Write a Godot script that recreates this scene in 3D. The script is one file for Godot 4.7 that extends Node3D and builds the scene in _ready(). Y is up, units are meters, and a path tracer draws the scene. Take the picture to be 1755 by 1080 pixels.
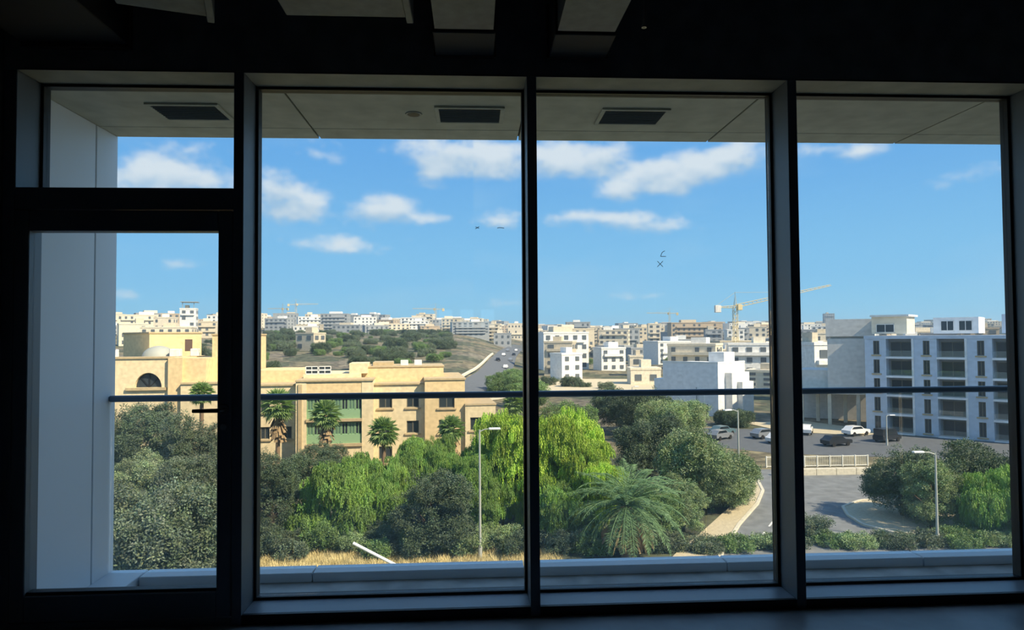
extends Node3D
# A dark, unfitted office floor: four glazed bays and a balcony door, and beyond them a balcony, trees, a yellow stone
# building, roads and a hillside town under a summer sky. Metres; y up; the window wall lies along x at z = -3.4.

const GROUND := -14.3

const CLOUDS := [[-23.41, 12.09, 4.06, 1.63, 1], [-25.33, 11.4, 2.53, 1.01, 0.8], [-22.64, 14.18, 2.56, 0.6, 0.35], [-15.73, 11.37, 1.9, 1.99, 1], [-13.64, 10.76, 1.75, 1.29, 0.95], [-15.28, 9.96, 2.74, 0.82, 0.7], [-11.38, 7.44, 3.18, 0.7, 0.7], [-22.77, 5.61, 1.57, 0.48, 0.6], [-5.87, 8.12, 1.05, 0.38, 0.3], [-8.23, 10.23, 2.26, 1.22, 1], [-6.53, 10.56, 1.61, 0.95, 0.85], [-3.71, 9.81, 2, 0.53, 0.7], [-2.1, 14.92, 3.86, 1.41, 1], [-3.36, 13.7, 1.89, 1.04, 0.8], [1.9, 14.77, 3.12, 1.42, 0.95], [0.91, 13.75, 2.85, 0.85, 0.65], [1.77, 9.65, 1.73, 0.77, 0.95], [6.78, 14.52, 2.93, 1.42, 1], [10.76, 14.68, 2.35, 1.27, 1], [9.2, 13.72, 2.36, 0.85, 0.55], [15.62, 13.26, 3.35, 1.3, 0.9], [12.16, 11.9, 1.61, 1.04, 1], [15, 12.1, 3.37, 0.94, 0.9], [17.8, 13.31, 3.31, 1.2, 0.9], [21.1, 14.05, 2.71, 1.08, 0.95], [19.29, 12.58, 2.29, 0.73, 0.5], [8.92, 9.89, 3.44, 0.62, 0.8], [12.99, 9.49, 3.51, 0.81, 0.75], [15.8, 8.91, 2.35, 0.56, 0.5], [30.07, 13.55, 1.95, 0.72, 0.8], [27.28, 13.96, 1.73, 0.39, 0.3], [-26.19, 3.31, 1.1, 0.47, 0.4], [2.79, 2.75, 2.04, 0.34, 0.3], [13.86, 3.35, 2.58, 0.29, 0.3], [-14.42, 15, 2.7, 0.81, 0.3], [-12.3, 14.44, 1.92, 0.5, 0.25], [36.93, 10.89, 1.99, 0.64, 0.5]]
const TREES := [
	["dark", -33.98, -72, 9.48, 4.47, "dark evergreen tree before the arched window of the yellow building"],
	["olive", -26.95, -68, 8.76, 3.24, "grey-green tree below the door handle, in front of the yellow wall"],
	["pale", -26.66, -56, 7.04, 3.29, "pale sage-green tree rising behind the big grey bush by the balcony fin"],
	["olive", -21.24, -53, 7.62, 3.03, "dull green round tree behind the big grey bush"],
	["olive", -18.53, -43, 7.15, 4.76, "big grey-green bush filling the lower door pane"],
	["dark", -15.15, -53, 7.7, 2.27, "dark green tree beside the mullion of the door, beneath the palm with a brown skirt"],
	["dark", -15.78, -71, 5.59, 2.99, "dark leafy tree under the green enclosed balcony"],
	["pepper", -10.46, -55, 6.49, 4.04, "green weeping pepper tree above the leaning white pole"],
	["pepper", -7.5, -57, 6.76, 3.06, "green weeping pepper tree beneath the bare-trunked fan palm"],
	["dark", -3.24, -51, 6.3, 3.17, "dark round tree beside the tall street lamp"],
	["pepper", -4.94, -75, 5.34, 3.34, "weeping tree at the foot of the yellow building's end wing"],
	["pepper", 0.06, -54.5, 7.41, 3.08, "weeping green tree behind the tall street lamp"],
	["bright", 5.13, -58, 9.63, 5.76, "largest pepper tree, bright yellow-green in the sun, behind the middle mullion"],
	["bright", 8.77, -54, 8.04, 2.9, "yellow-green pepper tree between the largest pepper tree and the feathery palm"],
	["pepper", 6.39, -52.5, 5.19, 2.38, "weeping tree squeezed between the largest pepper tree and the date palm"],
	["green", 14.02, -52.5, 3.5, 2.08, "leafy bush-like tree between the date palm and the pavement"],
	["green", 13.7, -94, 6.69, 4.21, "mid-green bushy tree rising behind the bright pepper trees"],
	["green", 11.66, -150, 5.82, 5.11, "green roadside tree beside the bend of the main road"],
	["green", 7.89, -170, 6.7, 4.91, "low green tree inside the bend of the main road"],
	["green", 12.31, -205, 5.84, 5.58, "bushy green tree on the verge of the main road where it straightens"],
	["green", 13.4, -178, 5.47, 4.55, "rounded green tree by the middle mullion, on the main road verge"],
	["dark", 25.97, -112, 6.93, 6.25, "dark tree standing before the white cube building"],
	["sage", 28.97, -100, 5.94, 4.96, "blue-grey tree at the corner of the white cube building"],
	["dark", 19.23, -76, 6.66, 4.01, "dark brownish-green tree between the pepper tree and the roadside tree"],
	["sage", 20.78, -62, 6.9, 4.25, "broad roadside tree with pale leaf tips over the pavement"],
	["sage", 23.94, -64, 4.77, 2.58, "roadside tree crown overhanging the street kerb"],
	["sage", 16.71, -55, 4.51, 2.18, "leafy tree behind the feathery palm beside the pavement"],
	["dark", 45.08, -118, 2.61, 3.23, "dark bush at the foot of the white cube building"],
	["dark", 36.89, -58, 6.11, 3.41, "dark tree on the traffic island in front of the apartment block"],
	["sage", 36.52, -54, 6, 2.46, "hazy green tree beside the white lamp head"],
	["dark", 45.07, -60, 5.88, 3.85, "dark tree beyond the traffic island, next to the apartment block"],
	["pepper", 41.77, -52, 5.8, 3.43, "weeping tree past the apartment block end"]]
const SHRUBS := [[17.06, -50, 0.21, 1.53], [19.24, -50, 0.32, 1.53], [21.51, -50.5, 0.46, 1.28], [22.97, -50, 0.71, 1.69], [25.99, -52, 1.83, 1.54], [26.55, -50.5, 0.91, 1.28], [28.28, -50, 0.58, 1.44], [30.95, -50, 0.31, 1.44], [33.63, -50, -0.1, 1.44], [36.36, -50, 0.83, 2.12], [39.54, -50, 0.54, 2.12], [-14.48, -51, 2.31, 1.38], [-12.65, -52, 1.79, 1.32], [-11.16, -52, 2.39, 1.5], [-9.15, -51.5, 1.85, 1.31], [-6.67, -52, 2.08, 1.5], [-4.81, -50.5, 1.19, 1.46], [-1.89, -51, 1.19, 1.56], [1.99, -52, 1.68, 1.76], [3.92, -51.5, 1.56, 1.66], [6.2, -50.5, 1.79, 1.71], [8.26, -50, 1.46, 1.53], [10.16, -51, 0.71, 1.47], [12.8, -51, 1.5, 1.73], [14.41, -50.5, 1.18, 1.28], [-4.01, -51, 2.08, 1.3], [-0.61, -50.5, 2.14, 1.54], [2.75, -50, 1.37, 1.27], [-12.97, -50, 1.52, 1.1], [-7.24, -50, 1.39, 1.19], [-18.25, -46, 4.12, 1.56], [-21.56, -46, 3.82, 1.56]]
const FAN_PALMS := [[-22.37, -80, 7.99, 2.03, 3.73], [-16.78, -79, 7.04, 1.87, 3.21], [-9.8, -75, 5.53, 1.72, 0], [-2.59, -78, 5.4, 1.59, 3.17], [-30.05, -78, 9.64, 1.45, 0], [6.27, -105, 5.56, 2.14, 0]]
const TOWN := [
	["cream", -246.6, -520, 18.65, 26.27, 10, 4, "wide cream flats under the skyline above the chapel dome"],
	["cream", -209.3, -480, 15.65, 12.37, -8, 3, "small cream house above the chapel roof, next to the white tower"],
	["white", -173.67, -430, 19.45, 9.04, 0, 5, "tall white rooftop tower with a flat canopy above the chapel"],
	["stone", -177.97, -470, 12.49, 12.95, 8, 3, "low sandstone building beside the tall white rooftop tower"],
	["cream", -173.28, -360, 8.94, 12.97, 15, 3, "cream house with small windows above the shaded back block of the chapel"],
	["cream", -148.71, -345, 6.82, 22.23, 0, 3, "long cream house with a row of small windows behind the yellow gable"],
	["stone", -77.09, -330, 3.43, 10.59, -35, 2, "lone stone farmhouse among dark bushes on the scrub hillside"],
	["cream", -141.05, -700, 17.75, 6.36, 0, 4, "narrow cream tower block on the hill skyline"],
	["grey", -231.02, -860, 31.11, 28.23, 0, 3, "wide hazy building under the paired cranes"],
	["white", -134.3, -560, 10.41, 18.43, 0, 2, "low white shed above the stone farmhouse"],
	["cream", -74.21, -620, 13, 31.02, 10, 3, "pale cream house along the brow of the scrub hill"],
	["white", -51.2, -640, 15.92, 18.76, 0, 4, "white apartment block on the brow of the scrub hill"],
	["brown", -36.6, -560, 9.82, 15.97, 12, 4, "brown apartment block above the road bend"],
	["grey", -3.54, -520, 12.13, 27.66, 6, 5, "blue-grey five-storey flats above the road bend"],
	["cream", 15.71, -540, 11.05, 10.07, -10, 5, "pale narrow flats next to the blue-grey five-storey flats"],
	["grey", 20.44, -500, 3.53, 12.73, 0, 2, "low grey building over the end of the main road"],
	["cream", 45.99, -760, 15.45, 18.1, 0, 3, "cream house behind the low grey building over the main road"],
	["white", 37.85, -300, 2.8, 20.04, 14, 4, "long white four-storey building beside the middle mullion"],
	["stone", 32.79, -262, -0.93, 10.76, -14, 4, "beige stone house standing behind the bright white one"],
	["white", 31.79, -238, -4.77, 8.15, 28, 3, "bright white sunlit house in front of the beige stone house"],
	["grey", 93.71, -620, 13.61, 21.31, 0, 5, "dark blue-grey office block on the skyline by the middle mullion"],
	["brown", 99.12, -520, 5.76, 10.76, 0, 4, "tan square block among grey flats"],
	["grey", 106.03, -480, 6.17, 17.45, 8, 4, "grey flats with dark balcony rows beside the tan square block"],
	["white", 56.21, -285, -3.72, 10.81, 20, 3, "three-storey white house above the sandy field"],
	["cream", 60.17, -255, -6.3, 4.86, 0, 2, "small cream house above the sandy field"],
	["cream", 53.29, -215, -8.96, 9.31, 4, 1, "long low cream building beside the sandy field"],
	["cream", 148.03, -560, 10.64, 10.71, 0, 5, "cream flats next to the long brown six-storey block"],
	["brown", 162.32, -500, 10.35, 36.76, 4, 6, "long brown six-storey block on the skyline"],
	["grey", 165.65, -470, 4.88, 11.55, 0, 5, "narrow grey block at the end of the long brown block"],
	["white", 169.01, -440, 4.57, 10.85, 6, 5, "white block with square windows under the big crane"],
	["grey", 179.21, -450, 5.77, 6.35, 0, 5, "narrow grey block beside the white block under the big crane"],
	["cream", 217.67, -520, 7.27, 13.79, -6, 4, "pale flats beyond the big crane"],
	["white", 94.31, -330, -1.66, 19.54, 22, 4, "broad white house above the roof of the white cube building"],
	["white", 90.4, -290, -5.32, 8.1, -10, 3, "small white house behind the white cube building"],
	["cream", 98.36, -270, -4.49, 11.38, 10, 3, "pale cream house behind the roof hut of the white cube building"],
	["grey", 95.78, -230, -6.88, 8.32, 0, 3, "grey unfinished house beside the white cube building"],
	["cream", 80.9, -190, -8.71, 7.89, -20, 4, "cream unfinished building beside the lit side of the white cube building"],
	["grey", 686.92, -1300, 41.11, 18.62, 0, 12, "hazy grey tower rising beyond the concrete block"],
	["white", 80.82, -160, -0.84, 5.42, 24, 3, "bright white house beside the concrete block"],
	["grey", 207.84, -420, 4.14, 12.73, 0, 4, "hazy grey house behind the bright white house by the concrete block"],
	["cream", 170.63, -330, 1.81, 9.43, 0, 3, "cream house against the concrete block"]]

# ---------------------------------------------------------------- geometry
class Geo:
	var v := PackedVector3Array()
	var n := PackedVector3Array()
	var c := PackedColorArray()
	var col := Color(1, 1, 1)

	func tri(a: Vector3, b: Vector3, d: Vector3) -> void:   # clockwise seen from the front
		var k := (d - a).cross(b - a).normalized()
		v.append_array([a, b, d])
		n.append_array([k, k, k])
		c.append_array([col, col, col])

	func quad(a: Vector3, b: Vector3, d: Vector3, e: Vector3) -> void:
		tri(a, b, d)
		tri(a, d, e)

	func hexa(p: Array) -> void:   # p: 4 lower corners then 4 upper, each seen from above anticlockwise in x,z (x right, z towards)
		quad(p[4], p[5], p[6], p[7])
		quad(p[3], p[2], p[1], p[0])
		for i in 4:
			var j := (i + 1) % 4
			quad(p[i], p[j], p[j + 4], p[i + 4])

	func box(at: Vector3, size: Vector3, t := Transform3D.IDENTITY) -> void:
		var h := size / 2.0
		var p := []
		for y in [-1, 1]:
			for s in [[-1, -1], [1, -1], [1, 1], [-1, 1]]:
				p.append(t * (at + Vector3(s[0] * h.x, y * h.y, s[1] * h.z)))
		hexa(p)

	func span(a: Vector3, b: Vector3) -> void:   # a box between two corners
		box((a + b) / 2.0, (b - a).abs())

	func cbox(at: Vector3, size: Vector3, e: float, t := Transform3D.IDENTITY) -> void:   # box with chamfered edges
		var h := size / 2.0
		var q := h - Vector3(e, e, e)
		var P := func(x, y, z): return t * (at + Vector3(x, y, z))
		for s in [-1, 1]:
			flat4(P.call(-q.x, s * h.y, -q.z), P.call(q.x, s * h.y, -q.z), P.call(q.x, s * h.y, q.z), P.call(-q.x, s * h.y, q.z), t * at)
			flat4(P.call(s * h.x, -q.y, -q.z), P.call(s * h.x, q.y, -q.z), P.call(s * h.x, q.y, q.z), P.call(s * h.x, -q.y, q.z), t * at)
			flat4(P.call(-q.x, -q.y, s * h.z), P.call(q.x, -q.y, s * h.z), P.call(q.x, q.y, s * h.z), P.call(-q.x, q.y, s * h.z), t * at)
			for r in [-1, 1]:
				flat4(P.call(-q.x, s * h.y, r * q.z), P.call(q.x, s * h.y, r * q.z), P.call(q.x, s * q.y, r * h.z), P.call(-q.x, s * q.y, r * h.z), t * at)
				flat4(P.call(s * h.x, -q.y, r * q.z), P.call(s * h.x, q.y, r * q.z), P.call(s * q.x, q.y, r * h.z), P.call(s * q.x, -q.y, r * h.z), t * at)
				flat4(P.call(s * h.x, r * q.y, -q.z), P.call(s * h.x, r * q.y, q.z), P.call(s * q.x, r * h.y, q.z), P.call(s * q.x, r * h.y, -q.z), t * at)

	func flat4(a: Vector3, b: Vector3, d: Vector3, e: Vector3, from: Vector3) -> void:   # a quad turned away from a point
		if (d - a).cross(b - a).dot((a + d) / 2.0 - from) >= 0.0:
			quad(a, b, d, e)
		else:
			quad(e, d, b, a)

	func smooth(a: Vector3, b: Vector3, d: Vector3, e: Vector3, na: Vector3, nb: Vector3, nd: Vector3, ne: Vector3) -> void:
		if (d - a).cross(b - a + (a - e) * 0.01).dot(na + nd) >= 0.0:
			v.append_array([a, b, d, a, d, e])
			n.append_array([na, nb, nd, na, nd, ne])
		else:
			v.append_array([a, d, b, a, e, d])
			n.append_array([na, nd, nb, na, ne, nd])
		for i in 6:
			c.append(col)

	func tube(path: Array, radii: Array, sides := 8, caps := true) -> void:
		var rings := []
		var norms := []
		for i in path.size():
			var d: Vector3 = (path[mini(i + 1, path.size() - 1)] - path[maxi(i - 1, 0)]).normalized()
			var x := d.cross(Vector3.UP if absf(d.y) < 0.9 else Vector3.RIGHT).normalized()
			var y := x.cross(d)
			var ring := []
			var norm := []
			for k in sides:
				var a := TAU * k / sides
				var w := x * cos(a) + y * sin(a)
				ring.append(path[i] + w * radii[i])
				norm.append(w)
			rings.append(ring)
			norms.append(norm)
		for i in path.size() - 1:
			for k in sides:
				var j := (k + 1) % sides
				smooth(rings[i][k], rings[i + 1][k], rings[i + 1][j], rings[i][j], norms[i][k], norms[i + 1][k], norms[i + 1][j], norms[i][j])
		if caps:
			for k in range(1, sides - 1):
				tri(rings[0][0], rings[0][k], rings[0][k + 1])
				var r = rings[-1]
				tri(r[0], r[k + 1], r[k])

	func prism(poly: Array, y0: float, y1: float) -> void:   # poly of Vector2(x, z); a flat slab
		var pts := PackedVector2Array(poly)
		var ids := Geometry2D.triangulate_polygon(pts)
		for i in range(0, ids.size(), 3):
			var a := pts[ids[i]]
			var b := pts[ids[i + 1]]
			var d := pts[ids[i + 2]]
			if (b - a).cross(d - a) < 0.0:
				var s := b
				b = d
				d = s
			tri(Vector3(a.x, y1, a.y), Vector3(b.x, y1, b.y), Vector3(d.x, y1, d.y))
		var mid := Vector2.ZERO
		for p in pts:
			mid += p / pts.size()
		for i in pts.size():
			var a := pts[i]
			var b := pts[(i + 1) % pts.size()]
			flat4(Vector3(a.x, y0, a.y), Vector3(b.x, y0, b.y), Vector3(b.x, y1, b.y), Vector3(a.x, y1, a.y), Vector3(mid.x, (y0 + y1) / 2.0, mid.y))

	func side(poly: Array, z0: float, z1: float, t := Transform3D.IDENTITY) -> void:   # poly of Vector2(x, y), extruded along z
		var pts := PackedVector2Array(poly)
		var ids := Geometry2D.triangulate_polygon(pts)
		var mid := Vector2.ZERO
		for p in pts:
			mid += p / pts.size()
		var from := t * Vector3(mid.x, mid.y, (z0 + z1) / 2.0)
		for i in range(0, ids.size(), 3):
			for z in [z0, z1]:
				var a := t * Vector3(pts[ids[i]].x, pts[ids[i]].y, z)
				var b := t * Vector3(pts[ids[i + 1]].x, pts[ids[i + 1]].y, z)
				var d := t * Vector3(pts[ids[i + 2]].x, pts[ids[i + 2]].y, z)
				if (d - a).cross(b - a).dot((a + b + d) / 3.0 - from) >= 0.0:
					tri(a, b, d)
				else:
					tri(a, d, b)
		for i in pts.size():
			var a := pts[i]
			var b := pts[(i + 1) % pts.size()]
			flat4(t * Vector3(a.x, a.y, z0), t * Vector3(b.x, b.y, z0), t * Vector3(b.x, b.y, z1), t * Vector3(a.x, a.y, z1), from)

	func ball(at: Vector3, r: Vector3, rings := 6, around := 10) -> void:
		var P := func(i, k):
			var a: float = PI * i / rings
			var b: float = TAU * k / around
			return Vector3(sin(a) * cos(b), cos(a), sin(a) * sin(b))
		for i in rings:
			for k in around:
				var p: Array = [P.call(i, k), P.call(i, k + 1), P.call(i + 1, k + 1), P.call(i + 1, k)]
				smooth(at + p[0] * r, at + p[1] * r, at + p[2] * r, at + p[3] * r, p[0], p[1], p[2], p[3])

	func mesh() -> ArrayMesh:
		var a := []
		a.resize(Mesh.ARRAY_MAX)
		a[Mesh.ARRAY_VERTEX] = v
		a[Mesh.ARRAY_NORMAL] = n
		a[Mesh.ARRAY_COLOR] = c
		var m := ArrayMesh.new()
		m.add_surface_from_arrays(Mesh.PRIMITIVE_TRIANGLES, a)
		return m


# ---------------------------------------------------------------- nodes
var taken := {}
var rng := RandomNumberGenerator.new()
var M := {}

func numbered(called: String) -> String:
	var k: int = taken.get(called, 0)
	taken[called] = k + 1
	return called if k == 0 else "%s_%03d" % [called, k]

func tag(o: Node, label: String, category: String, group := "", kind := "") -> void:
	o.set_meta("label", label)
	o.set_meta("category", category)
	if group:
		o.set_meta("group", group)
	if kind:
		o.set_meta("kind", kind)

func thing(called: String, label: String, category: String, at := Vector3.ZERO, turn := 0.0, group := "", kind := "") -> Node3D:
	var o := Node3D.new()
	o.name = numbered(called)
	add_child(o)
	o.position = at
	o.rotation.y = turn
	tag(o, label, category, group, kind)
	return o

func part(called: String, shape, m: Material, parent: Node, at := Vector3.ZERO) -> MeshInstance3D:
	var o := MeshInstance3D.new()
	o.name = called
	o.mesh = shape.mesh() if shape is Geo else shape
	o.material_override = m
	o.position = at
	parent.add_child(o, true)
	return o

func bx(called: String, a: Vector3, b: Vector3, m: Material, parent: Node) -> MeshInstance3D:   # one box part between two corners
	var g := Geo.new()
	g.span(a, b)
	return part(called, g, m, parent)

func cb(called: String, a: Vector3, b: Vector3, e: float, m: Material, parent: Node) -> MeshInstance3D:   # the same with chamfered edges
	var g := Geo.new()
	g.cbox((a + b) / 2.0, (b - a).abs(), e)
	return part(called, g, m, parent)

func copy(o: Node3D, label: String, at: Vector3, turn := 0.0) -> Node3D:
	var base := o.name.get_slice("_0", 0)
	var d := o.duplicate()
	d.name = numbered(base)
	add_child(d)
	d.position = at
	d.rotation.y = turn
	d.set_meta("label", label)
	return d


# ---------------------------------------------------------------- materials
func noise_tex(freq: float, lo: Color, hi: Color, seed_ := 1, size := 256, octaves := 4) -> NoiseTexture2D:
	var f := FastNoiseLite.new()
	f.seed = seed_
	f.frequency = freq
	f.fractal_octaves = octaves
	var t := NoiseTexture2D.new()
	t.width = size
	t.height = size
	t.seamless = true
	t.noise = f
	var r := Gradient.new()
	r.set_color(0, lo)
	r.set_color(1, hi)
	t.color_ramp = r
	return t

func mat(key: String, color: Color, rough := 0.8, metal := 0.0) -> StandardMaterial3D:
	var m := StandardMaterial3D.new()
	m.resource_name = key
	m.albedo_color = color
	m.roughness = rough
	m.metallic = metal
	M[key] = m
	return m

func grain(m: StandardMaterial3D, t: Texture2D, metres: float) -> StandardMaterial3D:   # world-mapped colour variation
	m.albedo_texture = t
	m.uv1_triplanar = true
	m.uv1_world_triplanar = true
	m.uv1_scale = Vector3.ONE / metres
	return m

func rgb(r: int, g: int, b: int) -> Color:
	return Color(r / 255.0, g / 255.0, b / 255.0)

func materials() -> void:
	var fine := noise_tex(0.03, Color(0.86, 0.86, 0.86), Color(1, 1, 1), 3)
	var blotch := noise_tex(0.012, Color(0.72, 0.72, 0.72), Color(1, 1, 1), 5, 256, 5)
	mat("frame", rgb(112, 118, 124), 0.45, 0.2)
	mat("sill", rgb(150, 158, 166), 0.4, 0.1)
	mat("bead", rgb(26, 28, 31), 0.5)
	mat("black", rgb(58, 58, 60), 0.7)
	mat("steel", rgb(150, 152, 155), 0.3, 0.9)
	mat("rail", rgb(112, 126, 142), 0.4, 0.3)
	grain(mat("bulkhead", rgb(140, 140, 138), 0.85), fine, 1.5)
	grain(mat("slab", rgb(150, 149, 146), 0.9), blotch, 2.0)
	grain(mat("floor", rgb(158, 164, 168), 0.4), blotch, 1.8)
	grain(mat("room_wall", rgb(104, 102, 98), 0.9), fine, 1.2)
	grain(mat("duct", rgb(140, 146, 150), 0.5, 0.25), fine, 0.7)
	mat("flange", rgb(92, 76, 68), 0.6, 0.2)
	mat("panel", rgb(228, 232, 236), 0.45)
	grain(mat("soffit", rgb(186, 186, 170), 0.6), fine, 1.6)
	mat("grille", rgb(150, 154, 152), 0.5, 0.2)
	mat("kerb_metal", rgb(224, 229, 234), 0.4)
	grain(mat("deck", rgb(206, 208, 204), 0.8), blotch, 1.2)
	var glass := mat("glass", Color(0.75, 0.82, 0.8, 0.03), 0.0)
	glass.transparency = BaseMaterial3D.TRANSPARENCY_ALPHA
	var guard := mat("guard_glass", Color(0.72, 0.86, 0.84, 0.05), 0.0)
	guard.transparency = BaseMaterial3D.TRANSPARENCY_ALPHA
	mat("marker", rgb(30, 60, 90), 0.7)
	# outside
	grain(mat("yellow_stone", rgb(232, 206, 158), 0.9), fine, 6.0)
	grain(mat("cream_stone", rgb(236, 218, 178), 0.9), fine, 6.0)
	grain(mat("cornice_stone", rgb(196, 176, 138), 0.9), fine, 5.0)
	mat("green_paint", rgb(138, 172, 132), 0.6)
	mat("green_dark", rgb(96, 126, 106), 0.4)
	mat("dark_glass", rgb(52, 60, 66), 0.12)
	mat("window_frame", rgb(120, 116, 100), 0.6)
	mat("dome_lead", rgb(160, 164, 156), 0.6)
	grain(mat("white", rgb(238, 238, 234), 0.85), fine, 8.0)
	grain(mat("cream", rgb(232, 222, 200), 0.9), fine, 8.0)
	grain(mat("stone", rgb(208, 198, 176), 0.9), fine, 8.0)
	grain(mat("grey", rgb(164, 170, 174), 0.85), fine, 8.0)
	grain(mat("brown", rgb(192, 176, 154), 0.9), fine, 8.0)
	grain(mat("concrete", rgb(226, 224, 218), 0.9), fine, 7.0)
	grain(mat("reflection_tinted_render", rgb(208, 220, 234), 0.85), fine, 8.0)  # bluish tint of glass reflections put into the wall colour
	grain(mat("render_white", rgb(244, 245, 245), 0.85), fine, 8.0)
	mat("town_window", rgb(92, 100, 106), 0.3)
	grain(mat("asphalt", rgb(132, 136, 137), 0.9), noise_tex(0.02, Color(0.8, 0.8, 0.8), Color(1, 1, 1), 8), 9.0)
	grain(mat("dark_asphalt", rgb(98, 103, 108), 0.9), fine, 9.0)
	grain(mat("pavement", rgb(206, 194, 164), 0.9), fine, 3.0)
	grain(mat("kerb_stone", rgb(222, 216, 196), 0.9), fine, 3.0)
	mat("road_paint", rgb(226, 226, 220), 0.8)
	var land := mat("land", Color.WHITE, 0.95)
	land.vertex_color_use_as_albedo = true
	grain(land, noise_tex(0.02, Color(0.42, 0.42, 0.42), Color(1, 1, 1), 12, 512, 6), 34.0)
	var leaf := mat("leaf", Color.WHITE, 0.65)
	leaf.vertex_color_use_as_albedo = true
	leaf.backlight_enabled = true
	leaf.backlight = Color(0.5, 0.55, 0.3)
	mat("bark", rgb(96, 82, 66), 0.95)
	mat("palm_trunk", rgb(128, 108, 86), 0.95)
	mat("dead_frond", rgb(150, 128, 96), 0.95)
	var frond := mat("frond", rgb(120, 144, 90), 0.6)
	frond.backlight_enabled = true
	frond.backlight = Color(0.4, 0.5, 0.2)
	var feather := mat("feather_frond", rgb(104, 134, 92), 0.6)
	feather.backlight_enabled = true
	feather.backlight = Color(0.4, 0.5, 0.3)
	mat("lamp_pole", rgb(188, 192, 186), 0.5, 0.3)
	mat("lamp_head", rgb(232, 236, 236), 0.4)
	mat("crane_paint", rgb(206, 190, 146), 0.6)
	mat("car_white", rgb(232, 234, 234), 0.25)
	mat("car_dark", rgb(38, 42, 48), 0.2)
	mat("car_silver", rgb(150, 156, 162), 0.25, 0.4)
	mat("car_teal", rgb(86, 112, 122), 0.3)
	mat("tyre", rgb(24, 24, 24), 0.9)
	mat("car_glass", rgb(30, 38, 44), 0.08)
	mat("straw", rgb(222, 210, 164), 0.95)
	M.straw.vertex_color_use_as_albedo = true
	mat("fence_white", rgb(222, 222, 212), 0.7)
	mat("sign_blue", rgb(96, 140, 160), 0.6)


# ---------------------------------------------------------------- camera, sky, sun
func view_and_light() -> void:
	var cam := Camera3D.new()
	cam.name = "camera"
	cam.transform = Transform3D(Basis(Vector3(0.99847576, -0.006786, 0.0547732), Vector3(0.00507111, 0.99949443, 0.03138747), Vector3(-0.0549585, -0.03106186, 0.99800537)), Vector3(0, 1.5, 0))
	cam.fov = rad_to_deg(2.0 * atan(540.0 / 1180.0))
	cam.near = 0.05
	cam.far = 6000.0
	add_child(cam)
	cam.current = true
	var env := Environment.new()
	env.tonemap_mode = Environment.TONE_MAPPER_LINEAR
	env.tonemap_exposure = 1.0
	env.background_mode = Environment.BG_SKY
	env.volumetric_fog_enabled = true
	env.volumetric_fog_density = 0.00024      # summer haze
	env.volumetric_fog_albedo = Color(0.80, 0.91, 1.0)
	env.sdfgi_enabled = true
	env.ssao_enabled = true
	env.ssil_enabled = true
	var sky := Sky.new()
	var pano := PanoramaSkyMaterial.new()
	pano.panorama = ImageTexture.create_from_image(sky_image())
	sky.sky_material = pano
	env.sky = sky
	var we := WorldEnvironment.new()
	we.name = "world"
	we.environment = env
	add_child(we)
	var sun := DirectionalLight3D.new()
	sun.name = "sun"
	sun.light_color = Color(1.0, 0.93, 0.8)
	sun.light_energy = 2.9
	sun.light_angular_distance = 0.6
	sun.shadow_enabled = true
	add_child(sun)
	var az := deg_to_rad(52.0)      # from straight behind the building towards the x side
	var el := deg_to_rad(43.0)
	sun.look_at_from_position(Vector3(sin(az) * cos(el), sin(el), cos(az) * cos(el)) * 100.0, Vector3.ZERO)

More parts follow.
